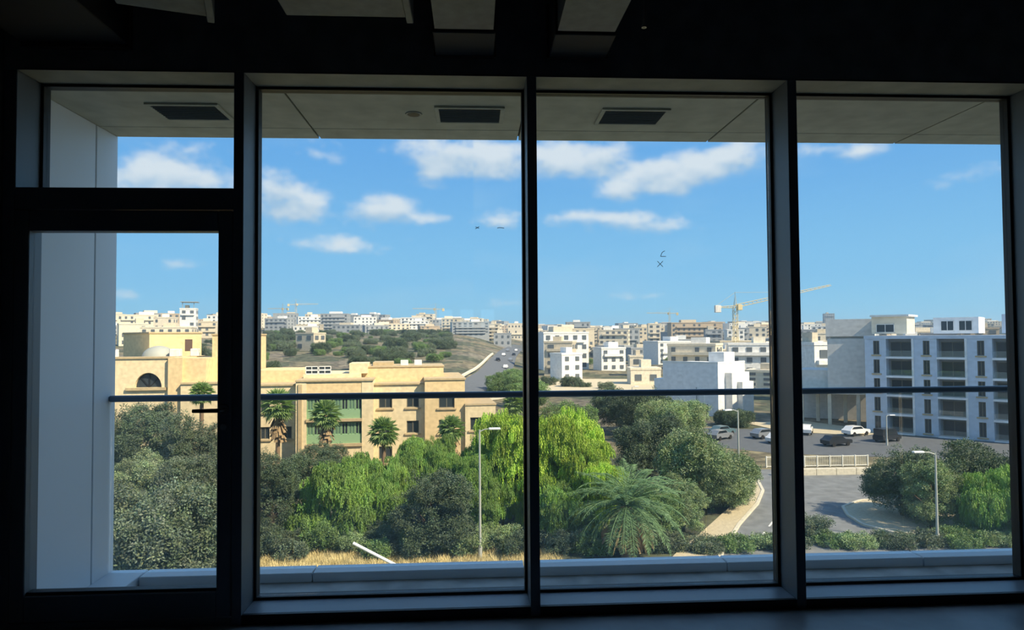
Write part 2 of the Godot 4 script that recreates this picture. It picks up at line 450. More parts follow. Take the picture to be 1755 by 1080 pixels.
func sky_image() -> Image:
	var w := 3072
	var h := 1536
	var half := h / 2
	var im := Image.create(w, h, false, Image.FORMAT_RGBF)
	var horizon := Color(0.32, 0.74, 1.0)
	var low := Color(0.26, 0.64, 0.98)
	var mid := Color(0.15, 0.46, 0.92)
	var zenith := Color(0.11, 0.34, 0.80)
	im.fill(Color(0.30, 0.36, 0.36))
	var dens := PackedFloat32Array()
	dens.resize(w * half)
	var clouds := CLOUDS.duplicate()
	var r := RandomNumberGenerator.new()
	r.seed = 77
	for i in 420:      # unseen clouds all round, added in greater number to lift the ambient light
		var az := r.randf_range(46.0, 326.0)
		var el := r.randf_range(4.0, 55.0)
		clouds.append([az, el, r.randf_range(1.2, 4.2) * (1.0 + el / 40.0), r.randf_range(0.5, 1.6) * (1.0 + el / 30.0), r.randf_range(0.3, 1.0)])
	for i in 80:  # more unseen clouds above the view, added to strengthen the skylight
		clouds.append([r.randf_range(-34.0, 44.0), r.randf_range(17.5, 55.0), r.randf_range(2.0, 6.0), r.randf_range(0.8, 2.4), r.randf_range(0.3, 1.0)])
	for b in clouds:
		var cx: float = b[0] / 360.0 * w
		var cy: float = (90.0 - b[1]) / 180.0 * h
		var rx: float = b[2] / 360.0 * w * 1.25
		var ry: float = b[3] / 180.0 * h * 1.25
		for y in range(maxi(0, int(cy - ry * 1.3)), mini(half - 1, int(cy + ry * 1.3)) + 1):
			for xx in range(int(cx - rx * 1.3), int(cx + rx * 1.3) + 1):
				var d := Vector2((xx - cx) / rx, (y - cy) / ry).length()
				if d < 1.3:
					var at := y * w + posmod(xx, w)
					var k: float = b[4] * (1.0 - smoothstep(0.0, 1.3, d))
					dens[at] = dens[at] + k * (1.0 - minf(dens[at], 1.0))
	var f := FastNoiseLite.new()      # billows
	f.seed = 4
	f.frequency = 0.022
	f.fractal_octaves = 6
	f.fractal_gain = 0.6
	var e := FastNoiseLite.new()      # edge wisps
	e.seed = 15
	e.frequency = 0.07
	e.fractal_octaves = 3
	var g := FastNoiseLite.new()
	g.seed = 9
	g.frequency = 0.0075
	g.fractal_octaves = 4
	for y in half:
		var el := 90.0 - (y + 0.5) / h * 180.0
		var air := horizon.lerp(low, smoothstep(0.0, 5.0, el)).lerp(mid, smoothstep(3.0, 17.0, el)).lerp(zenith, smoothstep(15.0, 75.0, el))
		for x in w:
			var c := air
			var d := dens[y * w + x]
			var veil := maxf(0.0, g.get_noise_2d(x * 0.6, y * 2.0)) * 0.3
			c = c.lerp(Color(0.50, 0.76, 0.95), veil)
			if d > 0.01:
				var q := f.get_noise_2d(x, y * 1.7)
				var k := d + q * 0.55 + e.get_noise_2d(x, y * 1.5) * 0.16
				var a := smoothstep(0.10, 0.9, k) * 0.9
				var up := dens[maxi(0, y - 7) * w + x]
				var lit := clampf(0.5 + (d - up) * 1.5 + q * 0.9, 0.0, 1.0)
				c = c.lerp(Color(0.50, 0.68, 0.84).lerp(Color(0.84, 0.93, 0.98), lit), a)
			im.set_pixel(x, y, c)
	return im


# ---------------------------------------------------------------- our own building
const BAYS := [-1.143, 0.293, 1.629, 2.965, 4.301, 5.637]

func room() -> void:
	var t := thing("floor", "dark bare office floor in front of the glazing", "floor", Vector3.ZERO, 0.0, "", "structure")
	bx("floor_slab", Vector3(-2.45, -0.45, -3.62), Vector3(5.9, 0.13, 14.2), M.floor, t)
	t = thing("ceiling", "black ceiling slab above the hanging ducts", "ceiling", Vector3.ZERO, 0.0, "", "structure")
	bx("ceiling_slab", Vector3(-2.45, 3.45, -3.62), Vector3(5.9, 3.85, 14.2), M.slab, t)
	t = thing("wall_front", "black bulkhead wall above the window heads", "wall", Vector3.ZERO, 0.0, "", "structure")
	bx("bulkhead", Vector3(-2.25, 2.80, -3.62), Vector3(5.7, 3.45, -3.4), M.bulkhead, t)
	t = thing("wall_left", "plain side wall beside the balcony door", "wall", Vector3.ZERO, 0.0, "", "structure")
	bx("wall_panel", Vector3(-2.45, 0.13, -3.62), Vector3(-2.25, 3.45, 14.2), M.room_wall, t)
	t = thing("wall_right", "plain side wall at the far end of the glazing", "wall", Vector3.ZERO, 0.0, "", "structure")
	bx("wall_panel", Vector3(5.7, 0.13, -3.62), Vector3(5.9, 3.45, 14.2), M.room_wall, t)
	# the back wall has three small high windows, which the glazing mirrors faintly
	t = thing("wall_back", "back wall of the room with three small windows", "wall", Vector3.ZERO, 0.0, "", "structure")
	var xs := [-1.085, -0.675, -0.43, -0.02, 0.21, 0.62]
	bx("wall_panel", Vector3(-2.25, 0.13, 14.0), Vector3(5.7, 1.78, 14.2), M.room_wall, t)
	bx("wall_panel", Vector3(-2.25, 2.34, 14.0), Vector3(5.7, 3.45, 14.2), M.room_wall, t)
	var edges := [-2.25] + xs + [5.7]
	for i in 4:
		bx("wall_panel", Vector3(edges[2 * i], 1.78, 14.0), Vector3(edges[2 * i + 1], 2.34, 14.2), M.room_wall, t)
	for i in 3:
		bx("pane", Vector3(xs[2 * i], 1.78, 14.09), Vector3(xs[2 * i + 1], 2.34, 14.1), M.glass, t)
	t = thing("wall_exterior", "outer mass of the office building above and below this storey", "wall", Vector3.ZERO, 0.0, "", "structure")
	bx("upper_storeys", Vector3(-14, 3.85, -3.62), Vector3(16, 9.0, 14.2), M.panel, t)
	bx("lower_storeys", Vector3(-14, GROUND, -3.62), Vector3(16, -0.45, 14.2), M.panel, t)
	bx("next_bays", Vector3(5.9, -0.45, -3.62), Vector3(16, 3.85, 14.2), M.panel, t)
	bx("next_bays", Vector3(-14, -0.45, -3.62), Vector3(-2.45, 3.85, 14.2), M.panel, t)

func mullion(x: float, parent: Node) -> void:
	cb("mullion", Vector3(x - 0.024, 0.13, -3.61), Vector3(x + 0.024, 2.80, -3.40), 0.002, M.frame, parent)

func glazing(x0: float, x1: float, y0: float, y1: float, parent: Node) -> void:   # beads on both sides of a pane
	var zi := -3.585
	var zo := -3.645
	var e := 0.014
	cb("glazing_bead", Vector3(x0, y0, zo), Vector3(x1, y0 + e, zi), 0.002, M.bead, parent)
	cb("glazing_bead", Vector3(x0, y1 - e, zo), Vector3(x1, y1, zi), 0.002, M.bead, parent)
	cb("glazing_bead", Vector3(x0, y0, zo), Vector3(x0 + e, y1, zi), 0.002, M.bead, parent)
	cb("glazing_bead", Vector3(x1 - e, y0, zo), Vector3(x1, y1, zi), 0.002, M.bead, parent)
	bx("pane", Vector3(x0 + e, y0 + e, -3.622), Vector3(x1 - e, y1 - e, -3.61), M.glass, parent)

func windows() -> void:
	var names := ["tall fixed window beside the balcony door", "tall fixed window in front of the crane and white cube building", "tall fixed window in front of the grey concrete block", "tall fixed window next to the one before the concrete block", "last tall fixed window by the side wall"]
	for i in 5:
		var t := thing("window_%d" % (i + 1), names[i], "window", Vector3.ZERO, 0.0, "", "structure")
		var x0: float = BAYS[i] + 0.024
		var x1: float = BAYS[i + 1] - 0.024
		mullion(BAYS[i + 1], t)
		cb("base_frame", Vector3(x0, 0.13, -3.42), Vector3(x1, 0.1765, -3.40), 0.002, M.bead, t)
		cb("sill", Vector3(x0, 0.13, -3.62), Vector3(x1, 0.1765, -3.42), 0.002, M.sill, t)
		cb("head", Vector3(x0, 2.80, -3.60), Vector3(x1, 2.81, -3.40), 0.002, M.soffit, t)
		glazing(x0, x1, 0.1765, 2.80, t)
		if i == 1:
			scribble(t, Vector3(0.99, 1.88, -3.606), [[[-0.015, -0.015], [0.015, 0.015]], [[-0.015, 0.015], [0.015, -0.015]], [[0.003, 0.040], [0.012, 0.062], [0.026, 0.070]], [[0.004, 0.040], [0.032, 0.040]]])
			scribble(t, Vector3(0.0, 0.0, 0.0), [])
		if i == 0:
			scribble(t, Vector3(0.019, 2.072, -3.606), [[[-0.010, -0.006], [0.010, 0.006]], [[-0.010, 0.005], [0.010, -0.004]]])
			scribble(t, Vector3(0.142, 2.070, -3.606), [[[-0.018, 0.0], [-0.006, 0.003], [0.018, 0.0]]])
	var t := thing("door_1", "black framed glass balcony door with a lever handle and fanlight", "door", Vector3.ZERO, 0.0, "", "structure")
	mullion(BAYS[0], t)
	var e := -1.167
	cb("jamb", Vector3(-2.25, 0.13, -3.61), Vector3(-2.19, 2.80, -3.40), 0.003, M.frame, t)
	cb("transom_bar", Vector3(-2.19, 2.125, -3.60), Vector3(e, 2.231, -3.40), 0.003, M.frame, t)
	cb("head", Vector3(-2.19, 2.80, -3.60), Vector3(e, 2.81, -3.40), 0.002, M.soffit, t)
	glazing(-2.19, e, 2.231, 2.80, t)
	cb("threshold", Vector3(-2.19, 0.13, -3.62), Vector3(e, 0.165, -3.40), 0.003, M.frame, t)
	# the leaf, flush with the inner face
	cb("door_stile", Vector3(-1.236, 0.17, -3.47), Vector3(e - 0.002, 2.12, -3.395), 0.004, M.frame, t)
	cb("door_stile", Vector3(-2.188, 0.17, -3.47), Vector3(-2.12, 2.12, -3.395), 0.004, M.frame, t)
	cb("door_rail", Vector3(-2.12, 2.02, -3.47), Vector3(-1.236, 2.12, -3.395), 0.004, M.frame, t)
	cb("door_rail", Vector3(-2.12, 0.17, -3.47), Vector3(-1.236, 0.292, -3.395), 0.004, M.frame, t)
	cb("glazing_bead", Vector3(-2.12, 0.292, -3.46), Vector3(-1.236, 0.306, -3.41), 0.002, M.bead, t)
	bx("pane", Vector3(-2.12, 0.292, -3.44), Vector3(-1.236, 2.02, -3.428), M.glass, t)
	var g := Geo.new()
	g.tube([Vector3(-1.205, 1.158, -3.395), Vector3(-1.205, 1.158, -3.35), Vector3(-1.212, 1.158, -3.342), Vector3(-1.33, 1.157, -3.342)], [0.0095, 0.0095, 0.0105, 0.009], 10)
	var hd := part("door_handle", g, M.black, t)
	hd.set_meta("label", "black lever handle")
	g = Geo.new()
	g.tube([Vector3(-1.205, 1.158, -3.396), Vector3(-1.205, 1.158, -3.386)], [0.027, 0.025], 16)
	part("rose", g, M.steel, hd)
	g = Geo.new()
	g.tube([Vector3(-1.205, 1.075, -3.396), Vector3(-1.205, 1.075, -3.388)], [0.016, 0.015], 14)
	part("lock_cylinder", g, M.grille, t)

func scribble(parent: Node, at: Vector3, strokes: Array) -> void:   # pen marks left on the pane
	if strokes.is_empty():
		return
	var g := Geo.new()
	for s in strokes:
		for i in s.size() - 1:
			var a := Vector3(s[i][0], s[i][1], 0)
			var b := Vector3(s[i + 1][0], s[i + 1][1], 0)
			g.tube([a, b], [0.0016, 0.0016], 5)
	var o := part("pen_mark", g, M.marker, parent, at)
	o.set_meta("label", "small dark pen scribble on the glass")

func balcony() -> void:
	var t := thing("floor_balcony", "grey balcony floor outside the glazing", "balcony floor", Vector3.ZERO, 0.0, "", "structure")
	bx("balcony_slab", Vector3(-2.55, -0.45, -4.66), Vector3(7.5, -0.06, -3.62), M.deck, t)
	# edge kerb in lengths, the joints in line with the soffit panels
	t = thing("balcony_kerb", "pale metal capped kerb along the balcony edge", "kerb")
	var joints := [-2.12, -1.04, 0.32, 1.66, 3.0, 4.34, 5.68, 7.0]
	for i in joints.size() - 1:
		cb("kerb_length", Vector3(joints[i] + 0.004, -0.06, -4.655), Vector3(joints[i + 1] - 0.004, 0.0, -4.505), 0.004, M.kerb_metal, t)
	cb("corner_plinth", Vector3(-2.35, -0.06, -4.655), Vector3(-2.124, 0.0, -3.66), 0.004, M.kerb_metal, t)
	# handrail and glass guard
	t = thing("balcony_railing", "glass balcony railing with a slim blue-grey metal handrail", "railing")
	var g := Geo.new()
	g.cbox(Vector3(2.5, 1.114, -4.6), Vector3(9.7, 0.04, 0.05), 0.008)
	part("handrail", g, M.rail, t)
	for i in 7:
		var x := -2.34 + 0.0 if i == 0 else -1.18 + (i - 1) * 1.37
		var x1 := -1.18 + i * 1.37 - 0.012
		bx("guard_panel", Vector3(x, 0.003, -4.606), Vector3(x1, 1.094, -4.594), M.guard_glass, t)
	# end fin of clad panels
	t = thing("wall_fin", "pale grey clad end wall of the balcony", "fin wall", Vector3.ZERO, 0.0, "", "structure")
	bx("core", Vector3(-2.54, -0.4, -4.65), Vector3(-2.37, 2.84, -3.62), M.bead, t)
	cb("cladding_panel", Vector3(-2.55, -0.3, -4.66), Vector3(-2.35, 2.84, -4.405), 0.004, M.panel, t)
	cb("cladding_panel", Vector3(-2.55, -0.3, -4.395), Vector3(-2.35, 2.84, -3.62), 0.004, M.panel, t)
	# soffit of the balcony above: two rows of panels with open joints
	t = thing("ceiling_balcony", "olive-grey panelled soffit over the balcony", "soffit", Vector3.ZERO, 0.0, "", "structure")
	bx("soffit_slab", Vector3(-2.6, 2.87, -4.66), Vector3(16, 3.85, -3.62), M.bead, t)
	var sj := [-2.6, -1.03, 0.303, 1.62, 2.96, 4.3, 5.64, 7.0]
	for i in sj.size() - 1:
		cb("soffit_panel", Vector3(sj[i] + 0.006, 2.84, -4.432), Vector3(sj[i + 1] - 0.006, 2.87, -3.62), 0.002, M.soffit, t)
		cb("soffit_panel", Vector3(sj[i] + 0.006, 2.84, -4.66), Vector3(sj[i + 1] - 0.006, 2.87, -4.438), 0.002, M.soffit, t)
	var spots := [[-1.66, "recessed soffit grille above the balcony door"], [-0.02, "recessed soffit grille beside the round downlight"], [0.965, "recessed soffit grille over the bay with the pen scribble"], [3.7, "recessed soffit grille past the concrete block bay"]]
	for s in spots:
		var f := thing("soffit_grille", s[1], "grille", Vector3(s[0], 2.84, -4.12), 0.0, "soffit grilles")
		for q in [[-0.205, -0.15, 0.205, -0.125], [-0.205, 0.125, 0.205, 0.15], [-0.205, -0.125, -0.18, 0.125], [0.18, -0.125, 0.205, 0.125]]:
			cb("frame", Vector3(q[0], -0.012, q[1]), Vector3(q[2], 0.0, q[3]), 0.002, M.soffit, f)
		bx("tray", Vector3(-0.18, -0.002, -0.125), Vector3(0.18, 0.0, 0.125), M.bead, f)
		for k in 9:
			var b := Geo.new()
			b.box(Vector3.ZERO, Vector3(0.36, 0.003, 0.02), Transform3D(Basis(Vector3.RIGHT, 0.6), Vector3(0, -0.009, -0.108 + k * 0.027)))
			part("slat", b, M.grille, f)
	var d := thing("downlight", "small round unlit downlight in the balcony soffit", "downlight", Vector3(-0.356, 2.84, -4.12))
	var ring := Geo.new()
	ring.tube([Vector3(0, 0, 0), Vector3(0, -0.006, 0)], [0.052, 0.048], 20)
	part("trim_ring", ring, M.grille, d)
	var lens := Geo.new()
	lens.tube([Vector3(0, -0.0055, 0), Vector3(0, -0.0075, 0)], [0.038, 0.036], 20)
	part("lens", lens, M.bead, d)

func ducts() -> void:
	# two branch ducts that run to plenum boxes above the window head
	var at := [[-0.173, 0.095, 0.0, "pale metal air duct running to the black plenum beside the middle mullion"], [0.39, 0.655, 0.05, "pale metal air duct that flares, past the middle mullion"]]
	for a in at:
		var t := thing("air_duct", a[3], "duct")
		var g := Geo.new()
		g.hexa([Vector3(a[0], 2.9, -3.1), Vector3(a[1], 2.9, -3.1), Vector3(a[1] + a[2], 2.9, -0.6), Vector3(a[0] - a[2] * 0.3, 2.9, -0.6), Vector3(a[0], 3.14, -3.1), Vector3(a[1], 3.14, -3.1), Vector3(a[1] + a[2], 3.14, -0.6), Vector3(a[0] - a[2] * 0.3, 3.14, -0.6)])
		part("duct_run", g, M.duct, t)
		for z in [-2.2, -1.3]:
			cb("joint_flange", Vector3(a[0] - 0.025, 2.875, z - 0.012), Vector3(a[1] + 0.025, 3.165, z + 0.012), 0.003, M.duct, t)
		var p := thing("plenum_box", "black plenum box above the window head at the end of the %s duct" % ("straight" if a[2] == 0.0 else "flared"), "plenum")
		cb("casing", Vector3(a[0] - 0.01, 2.89, -3.385), Vector3(a[1] + 0.01, 3.15, -3.115), 0.004, M.black, p)
		cb("collar", Vector3(a[0] - 0.02, 2.885, -3.398), Vector3(a[1] + 0.02, 3.16, -3.372), 0.003, M.flange, p)
		for x in [a[0] + 0.04, a[1] - 0.04]:
			var r := Geo.new()
			r.tube([Vector3(x, 3.14, -2.6), Vector3(x, 3.45, -2.6)], [0.006, 0.006], 6)
			part("hanger_rod", r, M.steel, t)
	# two wide ducts that lie across, one turned a little
	for c in [[-0.535, 0.275, 0.0, "wide grey duct lying across, beside the straight air duct"], [-1.16, 0.19, 0.3, "wide grey duct set askew above the balcony door's mullion"]]:
		var t := thing("cross_duct", c[3], "duct", Vector3(c[0], 2.9, -2.5), c[2])
		cb("duct_run", Vector3(-c[1], 0.0, -0.5), Vector3(c[1], 0.3, 0.1), 0.006, M.duct, t)
		cb("joint_flange", Vector3(c[1] - 0.03, -0.02, -0.51), Vector3(c[1], 0.32, 0.11), 0.003, M.duct, t)
		var r := Geo.new()
		r.tube([Vector3(0, 0.3, -0.2), Vector3(0, 0.55, -0.2)], [0.006, 0.006], 6)
		part("hanger_rod", r, M.steel, t)
	var p := thing("plenum_box", "black plenum box with a brown collar above the balcony door", "plenum")
	cb("casing", Vector3(-2.15, 2.92, -3.385), Vector3(-1.66, 3.15, -2.9), 0.004, M.black, p)
	cb("collar", Vector3(-2.16, 2.9, -3.398), Vector3(-1.65, 3.16, -3.372), 0.003, M.flange, p)
	var rr := Geo.new()
	rr.tube([Vector3(0, 0, 0), Vector3(0, 0.62, 0)], [0.006, 0.006], 6)
	rr.tube([Vector3(0, 0, 0), Vector3(0, 0.012, 0)], [0.012, 0.012], 6)
	var rod := part("hanger_rod", rr, M.steel, self, Vector3(0.74, 2.83, -2.9))
	tag(rod, "lone threaded hanger rod beside the flared duct", "rod")


# ---------------------------------------------------------------- land
func profile(p: Array, d: float) -> float:
	for i in p.size() - 1:
		if d <= p[i + 1][0]:
			return lerpf(p[i][1], p[i + 1][1], smoothstep(0.0, 1.0, clampf((d - p[i][0]) / (p[i + 1][0] - p[i][0]), 0.0, 1.0)) * 0.4 + clampf((d - p[i][0]) / (p[i + 1][0] - p[i][0]), 0.0, 1.0) * 0.6)
	return p[-1][1]

const HILL := [[0, -14.3], [118, -14.3], [205, -9.4], [330, -4.4], [520, 3.0], [900, 14.0], [1500, 27.0], [2400, 40.0]]
const VALE := [[0, -14.3], [200, -14.3], [300, -12.8], [500, -9.5], [800, -4.0], [1200, 4.0], [1600, 14.0], [2400, 30.0]]

func land_y(x: float, z: float) -> float:
	var d := Vector2(x, z).length()
	var a := rad_to_deg(atan2(x, -z))
	return lerpf(profile(HILL, d), profile(VALE, d), smoothstep(-1.5, 5.0, a))

func terrain() -> void:
	var f := FastNoiseLite.new()
	f.seed = 21
	f.frequency = 0.022
	f.fractal_octaves = 5
	var g := Geo.new()
	var pts := []
	var nr := 190
	var na := 260
	for i in nr + 1:
		var d := 18.0 * pow(2400.0 / 18.0, float(i) / nr)
		var ring := []
		for k in na + 1:
			var a := deg_to_rad(-62.0 + 124.0 * k / na)
			var x := d * sin(a)
			var z := -d * cos(a)
			var bump := f.get_noise_2d(x, z) * 0.008 * maxf(0.0, d - 150.0) * 0.6
			ring.append(Vector3(x, land_y(x, z) + clampf(bump, -2.0, 2.0), z))
		pts.append(ring)
	var straw := Color(0.36, 0.31, 0.18)
	var soil := Color(0.30, 0.26, 0.18)
	var scrub := Color(0.11, 0.14, 0.07)
	var pale := Color(0.46, 0.41, 0.29)
	for i in nr:
		for k in na:
			var p: Vector3 = (pts[i][k] + pts[i + 1][k + 1]) / 2.0
			var q := f.get_noise_2d(p.x * 1.6, p.z * 1.6)
			var s := f.get_noise_2d(p.x * 0.7 + 300.0, p.z * 0.7)
			var col := straw.lerp(soil, smoothstep(-0.2, 0.3, s)).lerp(scrub, smoothstep(-0.18, 0.16, q) * 0.85).lerp(pale, smoothstep(0.25, 0.45, s) * 0.7)
			g.col = col
			g.quad(pts[i][k], pts[i + 1][k], pts[i + 1][k + 1], pts[i][k + 1])
	var o := part("ground", g, M.land, self)
	tag(o, "dry straw and scrub land rising to the town on the skyline", "ground", "", "structure")

func slab(called: String, label: String, cat: String, poly: Array, lift: float, m: Material, kind := "structure") -> Node3D:
	var g := Geo.new()
	var p := []
	for q in poly:
		p.append(Vector2(q[0], q[1]))
	g.prism(p, GROUND - 0.3, GROUND + lift)
	var o := part(called, g, m, self)
	o.name = numbered(called)
	tag(o, label, cat, "", kind)
	return o

func ribbon(called: String, path: Array, width: float, lift: float, m: Material, label: String, cat: String) -> MeshInstance3D:   # a strip laid over the land
	var g := Geo.new()
	var c := Curve3D.new()
	for i in path.size():
		var p := Vector3(path[i][0], 0, path[i][1])
		var a := Vector3(path[maxi(i - 1, 0)][0], 0, path[maxi(i - 1, 0)][1])
		var b := Vector3(path[mini(i + 1, path.size() - 1)][0], 0, path[mini(i + 1, path.size() - 1)][1])
		c.add_point(p, (a - b) / 6.0, (b - a) / 6.0)
	var n := 60
	var L := []
	for i in n + 1:
		var s := c.get_baked_length() * i / n
		var p := c.sample_baked(s)
		var d := (c.sample_baked(minf(s + 0.5, c.get_baked_length())) - c.sample_baked(maxf(s - 0.5, 0.0))).normalized()
		var r := Vector3(-d.z, 0, d.x) * width / 2.0
		var a := p - r
		var b := p + r
		a.y = land_y(a.x, a.z) + lift
		b.y = land_y(b.x, b.z) + lift
		L.append([a, b])
	for i in n:
		g.flat4(L[i][0], L[i][1], L[i + 1][1], L[i + 1][0], L[i][0] - Vector3(0, 9, 0))
		for k in 2:
			var dn := Vector3(0, 0.6, 0)
			g.flat4(L[i][k], L[i + 1][k], L[i + 1][k] - dn, L[i][k] - dn, (L[i][1 - k] + L[i][k]) / 2.0)
	var o := part(called, g, m, self)
	o.name = numbered(called)
	tag(o, label, cat, "", "structure")
	return o

func roads() -> void:
	# the street that curves round the corner, its pavement and the island
	slab("road_street", "grey asphalt street curving past the pavement", "road", [[16.5, -47], [19, -51.5], [21.9, -56.6], [26.2, -63.2], [29, -68.5], [30.4, -73], [31.2, -79], [33, -79.5], [60, -76], [70, -66], [60, -44], [16, -40]], 0.03, M.asphalt)
	slab("pavement", "beige pavement curving beside the street", "pavement", [[12.6, -46.5], [14.5, -49.5], [18.5, -55.2], [22.0, -60.4], [27.6, -68.7], [30.6, -76.5], [31.2, -79], [30.4, -73], [29, -68.5], [26.2, -63.2], [21.9, -56.6], [19, -51.5], [16.5, -47]], 0.12, M.pavement)
	var k := thing("kerb", "pale kerb stones edging the curved pavement", "kerb")
	var edge := [[16.5, -47], [19, -51.5], [21.9, -56.6], [26.2, -63.2], [29, -68.5], [30.4, -73], [31.2, -79]]
	for i in edge.size() - 1:
		var a := Vector2(edge[i][0], edge[i][1])
		var b := Vector2(edge[i + 1][0], edge[i + 1][1])
		var n := int(a.distance_to(b) / 1.0)
		for j in n:
			var g := Geo.new()
			var l := a.distance_to(b) / n
			g.cbox(Vector3.ZERO, Vector3(l - 0.02, 0.35, 0.3), 0.02)
			var s := part("kerb_stone", g, M.kerb_stone, k, Vector3(lerpf(a.x, b.x, (j + 0.5) / n), GROUND, lerpf(a.y, b.y, (j + 0.5) / n)))
			s.rotation.y = -atan2(b.y - a.y, b.x - a.x)
	var mk := thing("road_markings", "white painted lane dashes on the curving street", "markings", Vector3.ZERO, 0.0, "", "structure")
	for m in [[22.6, -53.6, 0.98], [24.6, -56.6, 0.98], [26.6, -59.6, 0.98], [28.5, -62.8, 1.03], [30.2, -66.2, 1.1], [31.6, -69.8, 1.2], [23.8, -52.8, 0.98], [25.8, -55.8, 0.98]]:
		var g := Geo.new()
		g.box(Vector3.ZERO, Vector3(1.7, 0.012, 0.14))
		var s := part("dash", g, M.road_paint, mk, Vector3(m[0], GROUND + 0.037, m[1]))
		s.rotation.y = m[2]
	var isl := [[32.3, -58.6], [33.4, -61.4], [36.3, -63.6], [41, -64.5], [47, -62], [46, -57], [39, -53], [33.2, -52.8], [31.9, -55.5]]
	slab("pavement", "beige traffic island with a curved white kerb", "traffic island", isl, 0.14, M.pavement)
	var ik := thing("kerb", "white kerb stones round the traffic island", "kerb")
	for i in isl.size():
		var a := Vector2(isl[i][0], isl[i][1])
		var b := Vector2(isl[(i + 1) % isl.size()][0], isl[(i + 1) % isl.size()][1])
		var n := maxi(1, int(a.distance_to(b) / 1.2))
		for j in n:
			var l := a.distance_to(b) / n
			var g := Geo.new()
			g.cbox(Vector3.ZERO, Vector3(l - 0.02, 0.4, 0.25), 0.02)
			var s := part("kerb_stone", g, M.kerb_stone, ik, Vector3(lerpf(a.x, b.x, (j + 0.5) / n), GROUND, lerpf(a.y, b.y, (j + 0.5) / n)))
			s.rotation.y = -atan2(b.y - a.y, b.x - a.x)
	# far carriageway with the parked and passing cars, the wall and the fence in front of it
	slab("road_carriageway", "dark carriageway with parked cars before the apartment block", "road", [[30, -112], [34, -96], [40, -90], [62, -83], [95, -74], [100, -84], [72, -100], [56, -109], [40, -116]], 0.02, M.dark_asphalt)
	slab("pavement", "pale forecourt under the concrete block", "pavement", [[50, -110], [60, -104], [66, -108], [60, -122], [48, -122]], 0.1, M.pavement)
	var w := thing("roadside_wall", "low pale concrete wall along the far side of the street", "wall")
	for i in 6:
		cb("wall_length", Vector3(33.6 + i * 2.3, GROUND, -76.2), Vector3(33.6 + i * 2.3 + 2.27, GROUND + 0.75, -75.6), 0.03, M.kerb_stone, w)
	var fn := thing("pedestrian_fence", "white pedestrian fence behind the low roadside wall", "fence")
	for i in 9:
		var x := 34.5 + i * 1.55
		cb("fence_post", Vector3(x, GROUND, -80.6), Vector3(x + 0.16, GROUND + 1.35, -80.44), 0.02, M.fence_white, fn)
		if i < 8:
			bx("fence_rail", Vector3(x + 0.16, GROUND + 1.2, -80.56), Vector3(x + 1.55, GROUND + 1.3, -80.48), M.fence_white, fn)
			bx("fence_rail", Vector3(x + 0.16, GROUND + 0.1, -80.56), Vector3(x + 1.55, GROUND + 0.2, -80.48), M.fence_white, fn)
			for j in 6:
				bx("fence_bar", Vector3(x + 0.3 + j * 0.2, GROUND + 0.2, -80.54), Vector3(x + 0.33 + j * 0.2, GROUND + 1.2, -80.5), M.fence_white, fn)
	var sg := thing("road_sign", "small white and blue road sign on a post by the fence", "sign", Vector3(37.6, GROUND, -83.0))
	var g := Geo.new()
	g.tube([Vector3(0, 0, 0), Vector3(0, 2.6, 0)], [0.05, 0.05], 6)
	part("post", g, M.lamp_pole, sg)
	cb("sign_plate", Vector3(-0.5, 2.25, 0.05), Vector3(0.5, 2.7, 0.09), 0.01, M.lamp_head, sg)
	cb("sign_plate", Vector3(-0.3, 0.9, 0.05), Vector3(1.1, 1.5, 0.09), 0.01, M.sign_blue, sg)
	# the main road that bends away up the vale
	ribbon("road_main", [[-26, -148], [-12, -157], [-1, -172], [4.5, -200], [8.5, -250], [13, -310], [19, -390], [27, -470], [40, -600]], 10.0, 0.7, M.dark_asphalt, "dark main road bending away towards the town", "road")
	ribbon("kerb_main", [[-26, -155.5], [-14, -163], [-5.5, -178], [-1.2, -203], [2.6, -246], [5.8, -290], [9, -335]], 0.6, 1.5, M.kerb_stone, "white retaining wall along the bend of the main road", "kerb")
	ribbon("path_verge", [[-26, -140], [-8, -147], [5, -162], [11, -198], [15.5, -250]], 2.0, 0.7, M.kerb_stone, "pale verge beside the main road bend", "verge")
	var fld := thing("dry_field", "bare sandy field behind the pepper trees", "field", Vector3.ZERO, 0.0, "", "structure")
	g = Geo.new()
	var cor := [[16, -190], [60, -175], [64, -232], [22, -240]]
	var pc := []
	for q in cor:
		pc.append(Vector3(q[0], land_y(q[0], q[1]) + 0.35, q[1]))
	g.flat4(pc[0], pc[1], pc[2], pc[3], pc[0] - Vector3(0, 9, 0))
	part("field_surface", g, M.pavement, fld)


# ---------------------------------------------------------------- plants
var clumps := {}

func leaf_quad(g: Geo, at: Vector3, d: Vector3, s: Vector3, l: float, w: float) -> void:   # one pointed leaf
	g.tri(at, at + d * l * 0.5 + s * w, at + d * l)
	g.tri(at, at + d * l, at + d * l * 0.5 - s * w)

